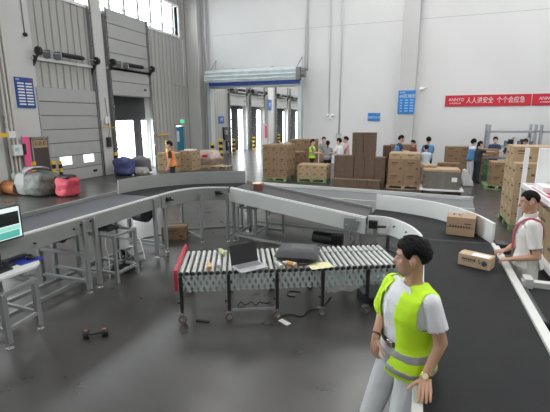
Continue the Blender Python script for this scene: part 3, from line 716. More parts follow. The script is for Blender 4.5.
# backpack
t = thing('shoulder_bag', 'grey laptop bag lying on the rollers', 'bag', on_rollers(1.50, .36, 0), RZ - R(16))
M_bag = mat('bag_grey', (.085, .085, .09), .8, bump=.4, bs=60)
b = MB()
def pillow(b, c, d, n=10, pw=.28, mi=0):
    cx, cy, cz = c; vs = []; 
    for j in range(n + 1):
        for i in range(n + 1):
            u = -1 + 2 * i / n; v = -1 + 2 * j / n
            k = (max(0, 1 - abs(u) ** 4) * max(0, 1 - abs(v) ** 4)) ** pw
            for sgn in (1, -1): vs.append((cx + d[0] / 2 * u, cy + d[1] / 2 * v, cz + sgn * d[2] / 2 * (k if k > 0 else 0)))
    fs = []
    N = n + 1
    for j in range(n):
        for i in range(n):
            a = (j * N + i) * 2; q = [a, a + 2, a + 2 + N * 2, a + N * 2]
            fs.append(q); fs.append([k + 1 for k in q][::-1])
    b.add(vs, fs, mi, True)
pillow(b, (0, 0, .08), (.56, .44, .16)); b.build('bag_body', M_bag, t)
b = MB(); pillow(b, (.06, -.02, .15), (.33, .26, .05)); b.build('front_pocket', mat('bag_grey2', (.11, .11, .115), .8), t)
b = MB(); b.tube(catmull([(-.2, -.16, .03), (-.1, -.26, .012), (.1, -.25, .012), (.2, -.2, .03), (.27, -.05, .03), (.22, .1, .05)], 6), .014); b.build('strap', M_black, t)
# paper sheet, bottles
b = MB(); b.box((0, 0, .002), (.30, .2, .003)); o = b.build('paper_sheet', mat('yellow_paper', (.78, .74, .45), .7)); o.location = on_rollers(1.74, .06, .002); o.rotation_euler = (0, 0, RZ + .22); tag(o, 'yellowish sheet of paper lying on the rollers beside the bag', 'paper')
def tape_gun(x, y, rz, label, cap):
    t = thing('drink_bottle', label, 'bottle', on_rollers(x, y, .03), RZ + rz, )
    b = MB(); b.cyl((0, -.09, 0), (0, .05, 0), .03, n=16); b.cyl((0, .05, 0), (0, .085, 0), .03, .014, n=16); b.cyl((0, .085, 0), (0, .1, 0), .014, n=12); b.build('bottle_body', mat('bottle_milk', (.72, .74, .72), .25), t)
    b = MB(); b.cyl((0, -.06, 0), (0, .03, 0), .0312, n=16); b.build('wrap_label', cap, t)
    b = MB(); b.cyl((0, -.098, 0), (0, -.088, 0), .026, n=12); b.build('base_ring', cap, t)
tape_gun(.36, .13, .15, 'small bottle with orange band, leftmost on the rollers', mat('band_orange', (.65, .32, .08), .4))
tape_gun(.48, .17, .05, 'small pale bottle right of the orange banded one', mat('band_grey', (.45, .47, .46), .4))
tape_gun(.50, .66, .4, 'small bottle with yellow green band behind the laptop lid', mat('band_lime', (.55, .6, .15), .4))
tape_gun(1.22, .08, .3, 'clear small bottle lying between laptop and bag', mat('band_pale', (.5, .5, .4), .4))
tape_gun(1.36, .10, .9, 'white small bottle with orange end before the bag', mat('band_orange', (0, 0, 0)))
# stuff under the roller conveyor
def gp(x, y, z=0): p = V((-2.64, 3.87, 0)) + uu * x + vv * y; p.z = z; return p
t = thing('cable_coil', 'tangle of black cable on the foot rail of the roller conveyor', 'cable', gp(.9, .02, .16), RZ)
b = MB(); b.tube(catmull([(-.2 + .045 * i, .03 * math.sin(i * 2.1), .015 + .035 * abs(math.sin(i * 1.3))) for i in range(10)], 5), .008); b.build('coil', M_black, t)
b = MB(); b.tube(catmull([gp(1.2, -.02, .012), gp(1.35, .05, .012), gp(1.5, -.02, .012), gp(1.62, .12, .012), gp(1.8, .2, .012), gp(2.0, .5, .012)], 6), .009); tag(origin_to(b.build('floor_cable', M_black), gp(1.2, 0, 0)), 'black cable snaking on the floor behind the third caster', 'cable')
b = MB(); b.tube(catmull([gp(1.5, .55, .01), gp(1.4, .62, .01), gp(1.45, .75, .01), gp(1.6, .7, .01)], 6), .008); tag(origin_to(b.build('floor_cable', M_black), gp(1.5, .6, 0)), 'short curl of black cable on the floor under the rollers', 'cable')
b = MB(); b.box((0, 0, .004), (.16, .07, .006)); o = b.build('paper_scrap', M_paper); o.location = gp(1.27, -.13, .0); o.rotation_euler = (0, 0, -.5); tag(o, 'white paper scrap on the floor before the third caster', 'paper')
b = MB(); b.box((0, 0, .01), (.17, .03, .02)); o = b.build('black_strip', M_black); o.location = gp(.27, -.02, 0); o.rotation_euler = (0, 0, .1); tag(o, 'short black strip lying on floor between first two casters', 'strip')
t = thing('plastic_sheet', 'crumpled clear plastic sheet hanging under the roller conveyor', 'plastic sheet', gp(2.02, .35, .2), RZ)
b = MB(); vs = []; N = 14
for j in range(N):
    for i in range(N):
        u = i / (N - 1) - .5; v = j / (N - 1) - .5
        vs.append((u * .62, v * .5, .10 + .35 * (u * u) + .1 * v + .05 * noise.noise(V((u * 9, v * 9, 1)))))
b.add(vs, [(j * N + i, j * N + i + 1, (j + 1) * N + i + 1, (j + 1) * N + i) for j in range(N - 1) for i in range(N - 1)], 0, True); b.build('sheet', M_wrap, t)
t = thing('floor_box', 'grey steel box with dark base under the right roller end', 'box', gp(2.60, .38, .0), RZ)
b = MB(); b.b2((-.2, -.16, .10), (.2, .16, .34)); b.build('body', mat('steel_box_grey', (.30, .33, .32), .4, .3), t, bevel=.01)
b = MB(); b.b2((-.22, -.18, .0), (.22, .18, .10)); b.build('base', M_black, t, bevel=.01)
b = MB(); b.cyl((.05, -.165, .22), (.05, -.18, .22), .02); b.build('socket', M_black, t)
# dumbbell
t = thing('dumbbell', 'black dumbbell-shaped tool lying on the empty floor', 'dumbbell', (-3.37, 3.25, 0), R(38))
for s in (-1, 1):
    b = MB(); b.cyl((s * .07, 0, .05), (s * .13, 0, .05), .052, .045, n=12); b.build('end_weight', M_black, t, bevel=.004)
b = MB(); b.cyl((-.08, 0, .05), (.08, 0, .05), .017); b.build('grip', M_darkmetal, t)
b = MB(); b.box((.09, -.02, .101), (.04, .02, .004)); b.box((-.1, .0, .101), (.03, .02, .004)); b.build('markings', mat('mark_orange', (.6, .2, .1), .5), t)

# ---------------------------------------------------------------- workstation at left
t = thing('steel_table', 'white keyboard shelf on grey steel frame at the left edge', 'table', (-4.1, 2.95, 0)); off = V((4.1, -2.95, 0))
b = MB()
b.prism([(-4.95, 2.0), (-4.18, 2.0), (-4.13, 2.05), (-4.10, 3.20), (-4.16, 3.30), (-4.40, 3.45), (-4.50, 3.48), (-4.95, 3.45)], 'Z', .76, .80); b.build('table_top', mat('table_white', (.66, .67, .66), .4), t, bevel=.01).location = off
fx = [(-4.07, 2.74), (-4.13, 3.17), (-4.72, 2.72), (-4.78, 3.2)]
for (x, y) in fx:
    b = MB(); b.b2((x - .03, y - .03, .06), (x + .03, y + .03, .64)); l = b.build('leg', M_leg, t, bevel=.004); l.location = off
    b = MB(); b.cyl((x, y, 0), (x, y, .012), .04); b.cyl((x, y, .01), (x, y, .07), .012); b.build('levelling_foot', M_chrome, l)
bars(t, 'frame_top', [((fx[0][0], fx[0][1], .62), (fx[1][0], fx[1][1], .62)), ((fx[0][0], fx[0][1], .62), (fx[2][0], fx[2][1], .62)), ((fx[1][0], fx[1][1], .62), (fx[3][0], fx[3][1], .62))], off, .055)
bars(t, 'shelf_bracket', [((-4.3, 2.85, .62), (-4.3, 2.85, .79)), ((-4.6, 2.85, .62), (-4.6, 2.85, .79))], off, .04)
bars(t, 'frame_bottom', [((fx[0][0], fx[0][1], .22), (fx[1][0], fx[1][1], .22)), ((fx[0][0], fx[0][1], .22), (fx[2][0], fx[2][1], .22)), ((fx[1][0], fx[1][1], .22), (fx[3][0], fx[3][1], .22))], off, .04)
M_padb = mat('mouse_pad_blue', (.02, .05, .36), .6)
t = thing('keyboard', 'black computer keyboard on the white shelf', 'keyboard', (-4.43, 2.88, .802), R(92))
b = MB(); b.b2((-.24, -.12, 0), (.24, .10, .018)); b.build('keyboard_base', M_black, t, bevel=.004)
b = MB()
for j in range(5):
    for i in range(14): b.box((-.21 + i * .032, -.095 + j * .042, .022), (.025, .034, .008))
b.build('keys', mat('key_black', (.045, .045, .048), .4), t)
b = MB(); b.box((0, 0, .002), (.30, .28, .004)); o = b.build('mouse_pad', M_padb); o.location = (-4.38, 3.29, .80); o.rotation_euler = (0, 0, R(-8)); tag(o, 'bright blue mouse pad at the shelf corner', 'mouse pad')
t = thing('computer_mouse', 'black computer mouse on the blue pad', 'mouse', (-4.33, 3.33, .804), R(30))
b = MB(); b.ell((0, 0, .012), (.065, .038, .03)); b.build('shell', M_black, t)
b = MB(); b.ell((.03, 0, .036), (.012, .006, .008)); b.build('wheel', M_track, t)
t = thing('computer_monitor', 'computer monitor with teal and black windows at the left edge', 'monitor', (-4.24, 2.92, 0))
b = MB(); b.b2((-.03, -.29, 1.13), (0, .29, 1.51)); s_ = b.build('screen_housing', M_black, t, bevel=.006)
b = MB(); b.b2((0, -.27, 1.15), (.002, .27, 1.495)); b.build('lit_screen', mat('screen_white', (.6, .7, .68), .4, emit=(.62, .75, .72), es=.75), s_)
b = MB(); b.b2((.002, -.27, 1.30), (.004, .255, 1.445)); b.build('dark_window', mat('screen_dark', (.004, .012, .012), .3), s_)
b = MB(); b.b2((.002, -.25, 1.16), (.004, .245, 1.235)); b.build('teal_window', mat('screen_teal', (.05, .3, .26), .4, emit=(.10, .42, .36), es=.75), s_)
b = MB(); b.b2((.002, -.25, 1.245), (.004, .255, 1.285)); b.build('pale_teal_window', mat('screen_teal2', (.2, .5, .42), .4, emit=(.28, .62, .52), es=.75), s_)
b = MB(); b.cyl((-.05, 0, .80), (-.05, 0, 1.3), .02); b.box((-.06, 0, .81), (.14, .2, .02)); b.build('monitor_stand', M_black, t)

# ---------------------------------------------------------------- cartons and pallets
_cm = {}
def carton_mesh(w, d, h, m, tape=True, prints=True):
    k = (round(w, 3), round(d, 3), round(h, 3), m.name, tape, prints)
    if k in _cm: return _cm[k]
    b = MB(); b.b2((-w / 2, -d / 2, 0), (w / 2, d / 2, h)); e = .0015
    if tape:
        b.b2((-w / 2 - e, -.025, h * .75), (w / 2 + e, .025, h + e), mi=1)
    b.b2((-w / 2 + .004, -.002, h), (w / 2 - .004, .002, h + e * .6), mi=2)
    if prints:
        for s in (-1, 1):
            y0, y1 = (-d / 2 - e, -d / 2) if s < 0 else (d / 2, d / 2 + e)
            b.b2((-w * .30, y0, h * .66), (w * .12, y1, h * .76), mi=2)
            b.b2((-w * .30, y0, h * .52), (w * .02, y1, h * .57), mi=2); b.b2((w * .22, y0, h * .2), (w * .36, y1, h * .36), mi=2)
            x0, x1 = (-w / 2 - e, -w / 2) if s < 0 else (w / 2, w / 2 + e)
            b.b2((x0, -d * .28, h * .45), (x1, d * .2, h * .56), mi=2)
    me = b.mesh('carton')
    for q in (m, M_tape, M_print): me.materials.append(q)
    _cm[k] = me; return me
ORD = {1: ['bottom'], 2: ['bottom', 'top'], 3: ['bottom', 'middle', 'top'], 4: ['bottom', 'second', 'third', 'top'], 5: ['bottom', 'second', 'third', 'fourth', 'top'], 6: ['bottom', 'second', 'third', 'fourth', 'fifth', 'top'],
       7: ['bottom', 'second', 'third', 'fourth', 'fifth', 'sixth', 'top'], 8: ['bottom', 'second', 'third', 'fourth', 'fifth', 'sixth', 'seventh', 'top']}
CO = {1: [''], 2: ['left', 'right'], 3: ['left', 'centre', 'right'], 4: ['leftmost', 'left centre', 'right centre', 'rightmost']}
RO = {1: [''], 2: ['front', 'rear'], 3: ['front', 'middle row', 'rear']}
rnd = random.Random(3)
def stack(x, y, z, nx, ny, nl, size, m, where, colour='brown', ang=0, gap=.006, skip=(), tape=True, prints=True):
    """x,y: front-left corner of the block at the floor; local +x right, +y away"""
    w, d, h = size; c, s = math.cos(ang), math.sin(ang); g = 'cartons of the ' + where
    for l in range(nl):
        for j in range(ny):
            for i in range(nx):
                if (i, j, l) in skip or (i, j) in skip: continue
                lx = (i + .5) * w + i * gap; ly = (j + .5) * d + j * gap
                o = bpy.data.objects.new('carton', carton_mesh(w, d, h, m, tape, prints)); COL.objects.link(o)
                o.location = (x + c * lx - s * ly + rnd.uniform(-.004, .004), y + s * lx + c * ly + rnd.uniform(-.006, .006), z + l * (h + .002)); o.rotation_euler = (0, 0, ang + rnd.uniform(-.008, .008))
                pos = ' '.join(k for k in (CO[nx][i], RO[ny][j]) if k)
                tag(o, ('%s carton, %s layer%s, %s' % (colour, ORD[nl][l], (', ' + pos) if pos else '', where)).replace('  ', ' '), 'carton', g)
def carton(x, y, z, size, m, label, ang=0, **k):
    o = bpy.data.objects.new('carton', carton_mesh(*size, m, **k)); COL.objects.link(o); o.location = (x, y, z); o.rotation_euler = (0, 0, ang); return tag(o, label, 'carton')
def pallet(x, y, w, d, label, m=M_palgreen, ang=0, h=.13):
    t = thing('pallet', label, 'pallet', (x, y, 0), ang)
    b = MB(); n = 6
    for i in range(n): b.b2((i * w / n + .01, 0, h - .025), ((i + 1) * w / n - .01, d, h))
    b.build('deck', m, t)
    for yy in (.05, d / 2, d - .05):
        b = MB()
        for xx in (.06, w / 2, w - .06): b.box((xx, yy, h / 2), (.11, .1, h - .045))
        b.b2((0, yy - .05, 0), (w, yy + .05, .022)); b.build('runner', m, t)
    return t
PH = .13
# A: square stack by the passage
pallet(-5.95, 14.95, 1.0, 1.2, 'green pallet under the square carton stack nearest the passage')
stack(-5.93, 14.97, PH, 3, 3, 3, (.325, .39, .43), M_kraft, 'square stack nearest the passage', skip={(1, 1)})
# B: low row
pallet(-4.55, 15.1, 1.18, .85, 'green pallet under the low two-layer carton row')
stack(-4.53, 15.12, PH, 4, 2, 2, (.285, .4, .27), M_kraftl, 'low row right of the square stack', 'light brown')
# C behind
pallet(-5.65, 17.5, 1.15, 1.0, 'wooden pallet under the stack behind the square stack', M_wood)
stack(-5.62, 17.52, PH, 2, 2, 4, (.55, .46, .345), M_kraft, 'wide stack behind the square stack')
stack(-5.1, 16.4, 0, 1, 1, 3, (.45, .4, .35), M_kraft, 'narrow stack between square and wide stacks')
# far cartons beyond the passage
pallet(-9.2, 24.6, 1.7, 1.1, 'wooden pallet in the passage mouth', M_wood)
stack(-9.15, 24.65, PH, 3, 1, 2, (.55, .8, .25), M_kraftd, 'low stack in the passage mouth')
carton(-8.2, 25.1, PH + .51, (.6, .5, .18), M_kraftl, 'pale carton lying flat on top of the passage mouth stack')
# D dark cluster
stack(-2.98, 14.25, 0, 4, 1, 1, (.42, .42, .30), M_kraftd, 'bottom row of the dark cluster', 'dark brown')
stack(-3.0, 14.72, 0, 2, 1, 1, (.355, .5, 1.10), M_kraftd, 'tall dark pair left of the dark tower', 'dark brown', prints=False)
stack(-2.26, 14.72, 0, 3, 1, 3, (.355, .5, .355), M_kraftd, 'base of the dark tower', 'dark brown', gap=.014)
stack(-2.36, 14.74, 1.068, 2, 1, 5, (.395, .46, .172), M_kraftd, 'upper part of the dark tower', 'dark brown', gap=.014)
stack(-1.35, 15.6, 0, 1, 1, 4, (.3, .4, .36), M_kraftd, 'narrow pile right behind the dark tower', 'dark brown')
# E
pallet(-1.10, 14.6, 1.15, 1.0, 'wooden pallet under stack between tower and flat sheets', M_wood)
stack(-1.06, 14.62, PH, 2, 2, 2, (.53, .46, .46), M_kraft, 'stack between dark tower and flat sheets')
stack(-1.04, 14.62, PH + .925, 2, 2, 1, (.50, .46, .19), M_kraftl, 'lid row on the stack beside the flat sheets', 'light brown')
stack(-1.3, 18.3, 0, 3, 1, 3, (.36, .4, .44), M_kraft, 'far row behind the two blue-clad workers')
# cartons by people at the back centre
stack(-4.15, 17.1, 0, 1, 1, 3, (.36, .36, .36), M_kraftl, 'packing pile in front of the four packers', 'light brown')
# F flat sheets
t = thing('hand_cart', 'low white wheeled cart under the flat cardboard sheets', 'cart', (.05, 13.9, 0))
b = MB(); b.b2((-.02, 0, .12), (1.3, 1.0, .17)); b.build('deck', M_white, t)
for x in (.08, 1.2):
    for y in (.1, .9):
        b = MB(); b.cyl((x - .02, y, .06), (x + .02, y, .06), .06); b.build('wheel', M_black, t)
for k in range(9):
    b = MB(); w_ = 1.12 + .06 * math.sin(k * 2.3); b.box((0, 0, .035), (w_, .86, .07)); o = b.build('flattened_carton', mat('sheet_grey', (.17, .155, .135), .7, var=.2, vs=9) if k < 8 else M_kraftl, bevel=.004)
    o.location = (.68 + .02 * math.sin(k * 3), 14.4, .17 + .0715 * k); o.rotation_euler = (0, 0, .03 * math.sin(k * 1.7)); tag(o, ('%s sheet bundle from the bottom of the flat pile on the white cart' % ['lowest', 'second', 'third', 'fourth', 'fifth', 'sixth', 'seventh', 'eighth'][k]) if k < 8 else 'tan cardboard sheet on top of the flat pile', 'cardboard', 'flattened cartons on the cart')
o = carton(.25, 14.5, .81, (.4, .5, .10), M_kraftl, 'thin open tan carton on the flat cardboard pile', .3)
b = MB(); b.box((0, 0, 0), (.16, .005, .14)); o = b.build('paper_note', M_paper); o.location = (1.06, 13.955, .5); tag(o, 'white note stuck on the wrapped flat pile', 'paper')
t = thing('plastic_sack', 'white plastic sheet sack slumped beside the flat pile', 'sack', (1.62, 16.1, 0))
b = MB(); b.prism([(-.1, 0), (.26, 0), (.22, .18), (-.05, .62), (-.16, .6), (-.18, .3)], 'Y', -.12, .14); o = b.build('film', mat('film_white', (.62, .63, .64), .3), t, bevel=.04)
# G behind
stack(1.0, 19.4, 0, 3, 1, 4, (.58, .5, .30), M_kraft, 'far row behind the woman in the blue apron', skip={(2, 0, 3)})
stack(.68, 18.1, 0, 2, 1, 2, (.42, .4, .3), M_kraft, 'short pile between the flat sheets and far row')
# H tall right stack
pallet(1.93, 9.88, .9, 1.32, 'green pallet under the tall stack by the white rack', M_palgreen)
stack(1.95, 9.91, PH, 2, 3, 5, (.42, .42, .335), M_kraftl, 'tall stack by the white rack', 'light brown', skip={(0, 0, 4), (1, 0, 4)})
# I small trolley stack
pallet(2.15, 15.6, .8, .9, 'green pallet under the cartons left of the tall stack')
stack(2.34, 15.65, PH, 1, 2, 2, (.44, .42, .40), M_kraft, 'short stack beside the green cage')
t = thing('cage_trolley', 'green wire cage of bottles beside the short stack', 'cage', (2.32, 16.95, 0))
b = MB()
for x in (0, .5):
    for y in (0, .45): b.bar((x, y, 0), (x, y, .8), .03)
for z in (.1, .45, .78):
    b.bar((0, 0, z), (.5, 0, z), .02); b.bar((0, .45, z), (.5, .45, z), .02); b.bar((0, 0, z), (0, .45, z), .02); b.bar((.5, 0, z), (.5, .45, z), .02)
b.build('wire_frame', M_green, t)
b = MB()
for i in range(4):
    for j in range(3):
        for z in (.12, .46): b.cyl((.08 + i * .115, .08 + j * .14, z), (.08 + i * .115, .08 + j * .14, z + .24), .045, n=8)
o = b.build('bottles_inside', mat('bottle_green', (.05, .2, .1), .3), t); o['kind'] = 'stuff'
carton(2.5, 18.0, .95, (.7, .5, .28), M_kraft, 'carton being packed by the two women at the right back')
b = MB(); b.b2((2.05, 17.6, .88), (3.6, 18.3, .94)); 
for x in (2.15, 3.5):
    for y in (17.7, 18.2): b.bar((x, y, 0), (x, y, .9), .05)
tag(origin_to(b.build('packing_table', M_track), (2.8, 17.95, 0)), 'grey packing table behind the tall stack', 'table')
# far rack
t = thing('storage_rack', 'long grey storage rack against the back wall', 'rack', (4.4, 19.6, 0))
M_rack = mat('rack_grey', (.36, .38, .42), .5)
for x in (-1.72, .0, .2, 2.0):
    for y in (0, .9):
        b = MB(); b.b2((x - .05, y - .05, 0), (x + .05, y + .05, 2.15)); b.build('upright', M_rack, t)
for x0, x1 in ((-1.72, .0), (.2, 2.0)):
    for z in (.5, 1.25, 1.9):
        for yy in (-.05, .9):
            b = MB(); b.b2((x0, yy, z - .09), (x1, yy + .05, z)); b.build('beam', M_rack, t)
        b = MB(); b.b2((x0, 0, z - .02), (x1, .9, z)); b.build('shelf', mat('rack_shelf', (.42, .43, .44), .5), t)
b = MB()
for x in (-1.72, .0): b.bar((x, 0, 1.3), (x, .9, 1.9), .03); b.bar((x, .9, .6), (x, 0, 1.2), .03)
b.build('brace', M_rack, t)
for i in range(7):
    b = MB(); b.b2((-.06, -.2, 0), (.06, .2, .2 + .07 * (i % 3))); o = b.build('small_parcel', [M_greyc, M_dark, M_white][i % 3]); o.location = (3.45 + i * .15, 20.0, 1.252); tag(o, '%s dark parcel from left on the far grey rack shelf' % ['first', 'second', 'third', 'fourth', 'fifth', 'sixth', 'last'][i], 'parcel', 'parcels on the far rack')
# white rack at right
t = thing('shelving_rack', 'white steel shelving rack behind the man in the cream shirt', 'rack', (1.9, 8.9, 0)); off = V((-1.9, -8.9, 0))
for x in (1.9, 2.85):
    for y in (8.88, 5.9):
        b = MB(); b.b2((x - .035, y - .035, 0), (x + .035, y + .035, 1.88)); b.build('upright', M_white, t, bevel=.004).location = off
for z in (.25, 1.18):
    b = MB(); b.b2((1.87, 5.9, z - .05), (1.92, 8.88, z + .03)); b.b2((2.83, 5.9, z - .05), (2.88, 8.88, z + .03)); b.b2((1.87, 8.86, z - .05), (2.88, 8.9, z + .03)); b.build('beam', M_white, t).location = off
    b = MB(); b.b2((1.92, 5.9, z - .02), (2.83, 8.86, z + .0)); b.build('shelf', M_white, t).location = off
b = MB(); b.b2((1.885, 7.2, 1.10), (1.90, 8.35, 1.128)); b.b2((1.93, 7.0, 1.185), (2.3, 8.5, 1.19)); b.build('pink_strip', mat('pink_strip', (.7, .05, .2), .5), t).location = off
t = thing('styrofoam_panel', 'large white moulded foam packaging on top rack shelf', 'packaging', (2.2, 8.4, 1.195))
b = MB(); b.b2((-.22, -.03, 0), (.7, .03, .72)); b.b2((-.24, -.9, .0), (-.20, .0, .02)); b.build('back_panel', M_translucent, t, bevel=.01)
b = MB(); b.b2((-.22, -.55, 0), (.1, -.05, .10)); b.b2((.12, -.6, 0), (.18, -.04, .66)); b.b2((.3, -.5, 0), (.36, -.04, .60)); b.build('ribs', M_translucent, t, bevel=.01)
for k in range(6):
    b = MB(); b.box((0, 0, .05), (.5, .95 - .05 * (k % 2), .098)); o = b.build('flattened_carton', M_kraft, bevel=.004); o.location = (2.45 + .02 * (k % 3), 7.1, 1.195 + .1 * k); tag(o, '%s tan flattened carton bundle on the white rack top shelf' % ['lowest', 'second', 'third', 'fourth', 'fifth', 'topmost'][k], 'cardboard', 'flattened cartons on white rack')
stack(1.97, 6.2, .255, 1, 3, 2, (.6, .55, .36), M_kraftl, 'lower shelf of the white rack', 'light brown')

# cartons by the orange vest worker
stack(-11.9, 16.3, 0, 2, 2, 2, (.5, .45, .42), M_kraftl, 'white-lit pile left of orange vest worker', 'light brown')
stack(-11.0, 16.8, 0, 2, 2, 3, (.34, .42, .31), M_kraftl, 'pile right of the orange vest worker', 'light brown')
b = MB(); b.box((0, 0, .03), (.5, .35, .06)); o = b.build('paper_bundle', M_paper); o.location = (-10.6, 17.2, .935); tag(o, 'white paper bundle lying on the carton pile', 'paper')
t = thing('wrapped_pallet_load', 'plastic wrapped mixed load on a pallet at the canopy post', 'load', (-10.35, 18.4, 0))
b = MB(); b.b2((-.62, -.5, 0), (.72, .5, .12)); b.build('pallet_base', M_wood, t)
b = MB(); pillow(b, (0, 0, .48), (1.15, .95, .8), pw=.2); b.build('wrapped_goods', mat('wrap_beige', (.50, .40, .36), .45, var=.35, vs=5), t)
b = MB(); b.box((.1, -.44, .6), (.3, .06, .14)); b.build('red_parcel', M_red, t)
pallet(-9.9, 17.6, 1.0, .8, 'wooden pallet with nothing on it beside the wrapped load', M_wood, .1)

# bollards
def bollard(x, y, h, r, label):
    t = thing('bollard', label, 'bollard', (x, y, 0))
    b = MB(); b.cyl((0, 0, 0), (0, 0, h), r, n=16); b.build('post', M_yellow, t)
    for k in range(3):
        b = MB(); z = h * (.12 + .3 * k); b.cyl((0, 0, z), (0, 0, z + h * .15), r + .004, n=16); b.build('black_band', M_black, t)
bollard(XL + .75, 10.93, .98, .07, 'yellow and black bollard before the left dock door, left one')
bollard(XL + .75, 11.22, .95, .06, 'yellow and black bollard before the left dock door, right one')
bollard(XL + .45, 14.45, 1.0, .07, 'yellow and black bollard between the two left dock doors')
bollard(XL + .9, 17.75, 1.35, .10, 'tall yellow and black bollard behind the orange vest worker')
bollard(-11.25, 20.6, 1.1, .11, 'thick striped bollard just left of the canopy post')
bollard(-11.75, 22.6, 1.2, .12, 'striped bollard just right of the canopy post')
bollard(XL + .5, 10.35, 1.0, .07, 'slim striped bollard at the foot of the pink banner')
bollard(XL + .5, 30.1, 1.0, .12, 'striped bollard between the first two far docks')
bollard(XL + .5, 26.4, 1.0, .12, 'striped bollard before the first far dock')
bollard(XL + .5, 36.2, 1.0, .12, 'striped bollard at the third far dock')

# sacks
def sack(loc, d, m, label, name='woven_sack', seed=0, extra=None):
    t = thing(name, label, 'sack', loc)
    b = MB(); nu, nv = 28, 16; vs = []
    for j in range(nv + 1):
        v = j / nv; z = v * d[2]
        rr = (1 - .9 * max(0, (v - .78) / .22) ** 2) * (1 - .35 * max(0, (.15 - v) / .15) ** 2)
        for i in range(nu):
            a = 2 * PI * i / nu; q = V((math.cos(a), math.sin(a), v * 2 + seed))
            k = rr * (1 + .16 * noise.noise(q * 1.6) + .06 * noise.noise(q * 6))
            sq = (abs(math.cos(a)) ** 3 + abs(math.sin(a)) ** 3) ** (-1 / 3)
            vs.append((d[0] / 2 * k * math.cos(a) * sq, d[1] / 2 * k * math.sin(a) * sq, z * (1 + .08 * noise.noise(q * 2.2 + V((5, 0, 0))) * v)))
    fs = [(j * nu + i, j * nu + (i + 1) % nu, (j + 1) * nu + (i + 1) % nu, (j + 1) * nu + i) for j in range(nv) for i in range(nu)]
    fs += [tuple(range(nu))[::-1], tuple(range(nv * nu, (nv + 1) * nu))]
    b.add(vs, fs, 0, True); b.build('sack_body', m, t)
    return t
t = sack((-11.72, 9.75, 0), (1.05, .9, .80), M_sack, 'large grey green woven sack left of the red one', seed=1)
b = MB(); 
for k in range(5):
    b.tube(catmull([(-.5 + .06 * k, -.32, .25 + .06 * k), (-.25, -.38, .72 + .04 * k), (.05, -.30 + .04 * k, .93), (.35, -.15 + .05 * k, .95 - .02 * k)], 5), .03)
b.build('white_tie_folds', M_sackw, t)
b = MB(); pillow(b, (-.42, -.22, .38), (.5, .5, .75)); b.build('white_side_bulge', M_sackw, t)
t = sack((-10.72, 9.85, 0), (.66, .60, .66), M_sackr, 'open red woven sack with black contents', seed=4)
b = MB(); pillow(b, (0, 0, .63), (.46, .42, .14)); b.build('black_contents', M_black, t)
t = thing('amber_drum', 'amber plastic drum lying beside the grey sack at far left', 'drum', (-12.7, 9.45, 0))
b = MB(); b.cyl((-.28, 0, .22), (.28, 0, .22), .22, n=24); b.build('drum_body', M_orange, t)
for x in (-.27, .27):
    b = MB(); b.cyl((x - .03, 0, .22), (x + .03, 0, .22), .235, n=24); b.build('drum_rim', mat('rim_brown', (.2, .08, .03), .5), t)
sack((-12.35, 14.5, 0), (.85, .7, .82), M_sackb, 'dark blue sack in front of the open dock', seed=7)
sack((-12.1, 15.35, 0), (.8, .7, .78), mat('sack_dkgrey', (.16, .16, .18), .7, bump=.5, bs=20), 'dark grey sack right of the blue sack', seed=9)
for i, (x, y) in enumerate(((-11.9, 15.95), (-11.75, 16.15), (-11.2, 15.6))):
    b = MB(); pillow(b, (0, 0, .16), (.5, .4, .32)); o = b.build('wrapped_bundle', mat('bundle_grey', (.33, .31, .29), .6, var=.4, vs=8)); o.location = (x - .1 * i, y - 1.1, 0); tag(o, ('left', 'rear', 'right')[i] + ' grey wrapped bundle of three before the open dock', 'bundle', 'bundles before the open dock')
# box on belts
def print_box(x, y, z, size, ang, label, m, kind):
    t = thing('parcel_box', label, 'box', (x, y, z), ang); w, d, h = size
    b = MB(); b.b2((-w / 2, -d / 2, 0), (w / 2, d / 2, h)); b.build('box_body', m, t, bevel=.003)
    e = .001
    b = MB()
    if kind == 1:
        b.b2((-w * .02, -d / 2, h), (.0, d / 2, h + e)); b.b2((-w / 2 - e, -d / 2 - e, h * .44), (w / 2 + e, d / 2 + e, h * .47))
        b.b2((w * .12, -d / 2 - e, h * .64), (w * .36, -d / 2, h * .70)); b.b2((-w * .32, -d * .1, h), (-w * .25, d * .3, h + e)); b.b2((-w * .12, -d * .1, h), (-w * .06, d * .3, h + e))
        b.build('print', M_print, t)
        b = MB()
        for q in range(8): b.b2((-.14 + q * .034, -d / 2 - .002, h * (.44 + .015 * (q % 3))), (-.14 + q * .034 + .022, -d / 2, h * (.56 - .02 * (q % 2))))
        b.build('printed_line', M_print, t)
    else:
        b.b2((-w / 2 - e, -.02, h * .6), (w / 2 + e, .02, h + e)); b.build('packing_tape', M_tape, t)
        b = MB(); b.b2((-w * .10, -.075, h), (w * .42, .03, h + .0025)); b.build('white_label', M_paper, t)
        b = MB()
        for q in range(7): b.b2((-w * .38 + q * .021, -d / 2 - .001, h * (.52 + .02 * (q % 3))), (-w * .38 + q * .021 + .016, -d / 2, h * (.72 - .03 * (q % 2))))
        b.b2((-w * .36, -d / 2 - .001, h * .42), (w * .02, -d / 2, h * .46)); b.build('printed_line', M_printb, t)
        text('lettering', '5', .065, M_printb, t, (w * .17, -d / 2 - .002, h * .56), RX, 'CENTER', .001)
        b = MB()
        for a in range(14):
            a0 = 2 * PI * a / 14; b.box((w * .32 + .024 * math.cos(a0), -d / 2 - .001, h * .5 + .024 * math.sin(a0)), (.011, .002, .011))
        b.cyl((w * .32, -d / 2 - .002, h * .5), (w * .32, -d / 2, h * .5), .016, n=16); b.build('round_mark', M_printb, t)
    return t
print_box(.60, 6.05, ZR - .012, (.36, .28, .26), R(-8), 'brown printed carton on the belt near the white curved guard', mat('box_brown', (.40, .275, .175), .75, var=.05, vs=6), 1)
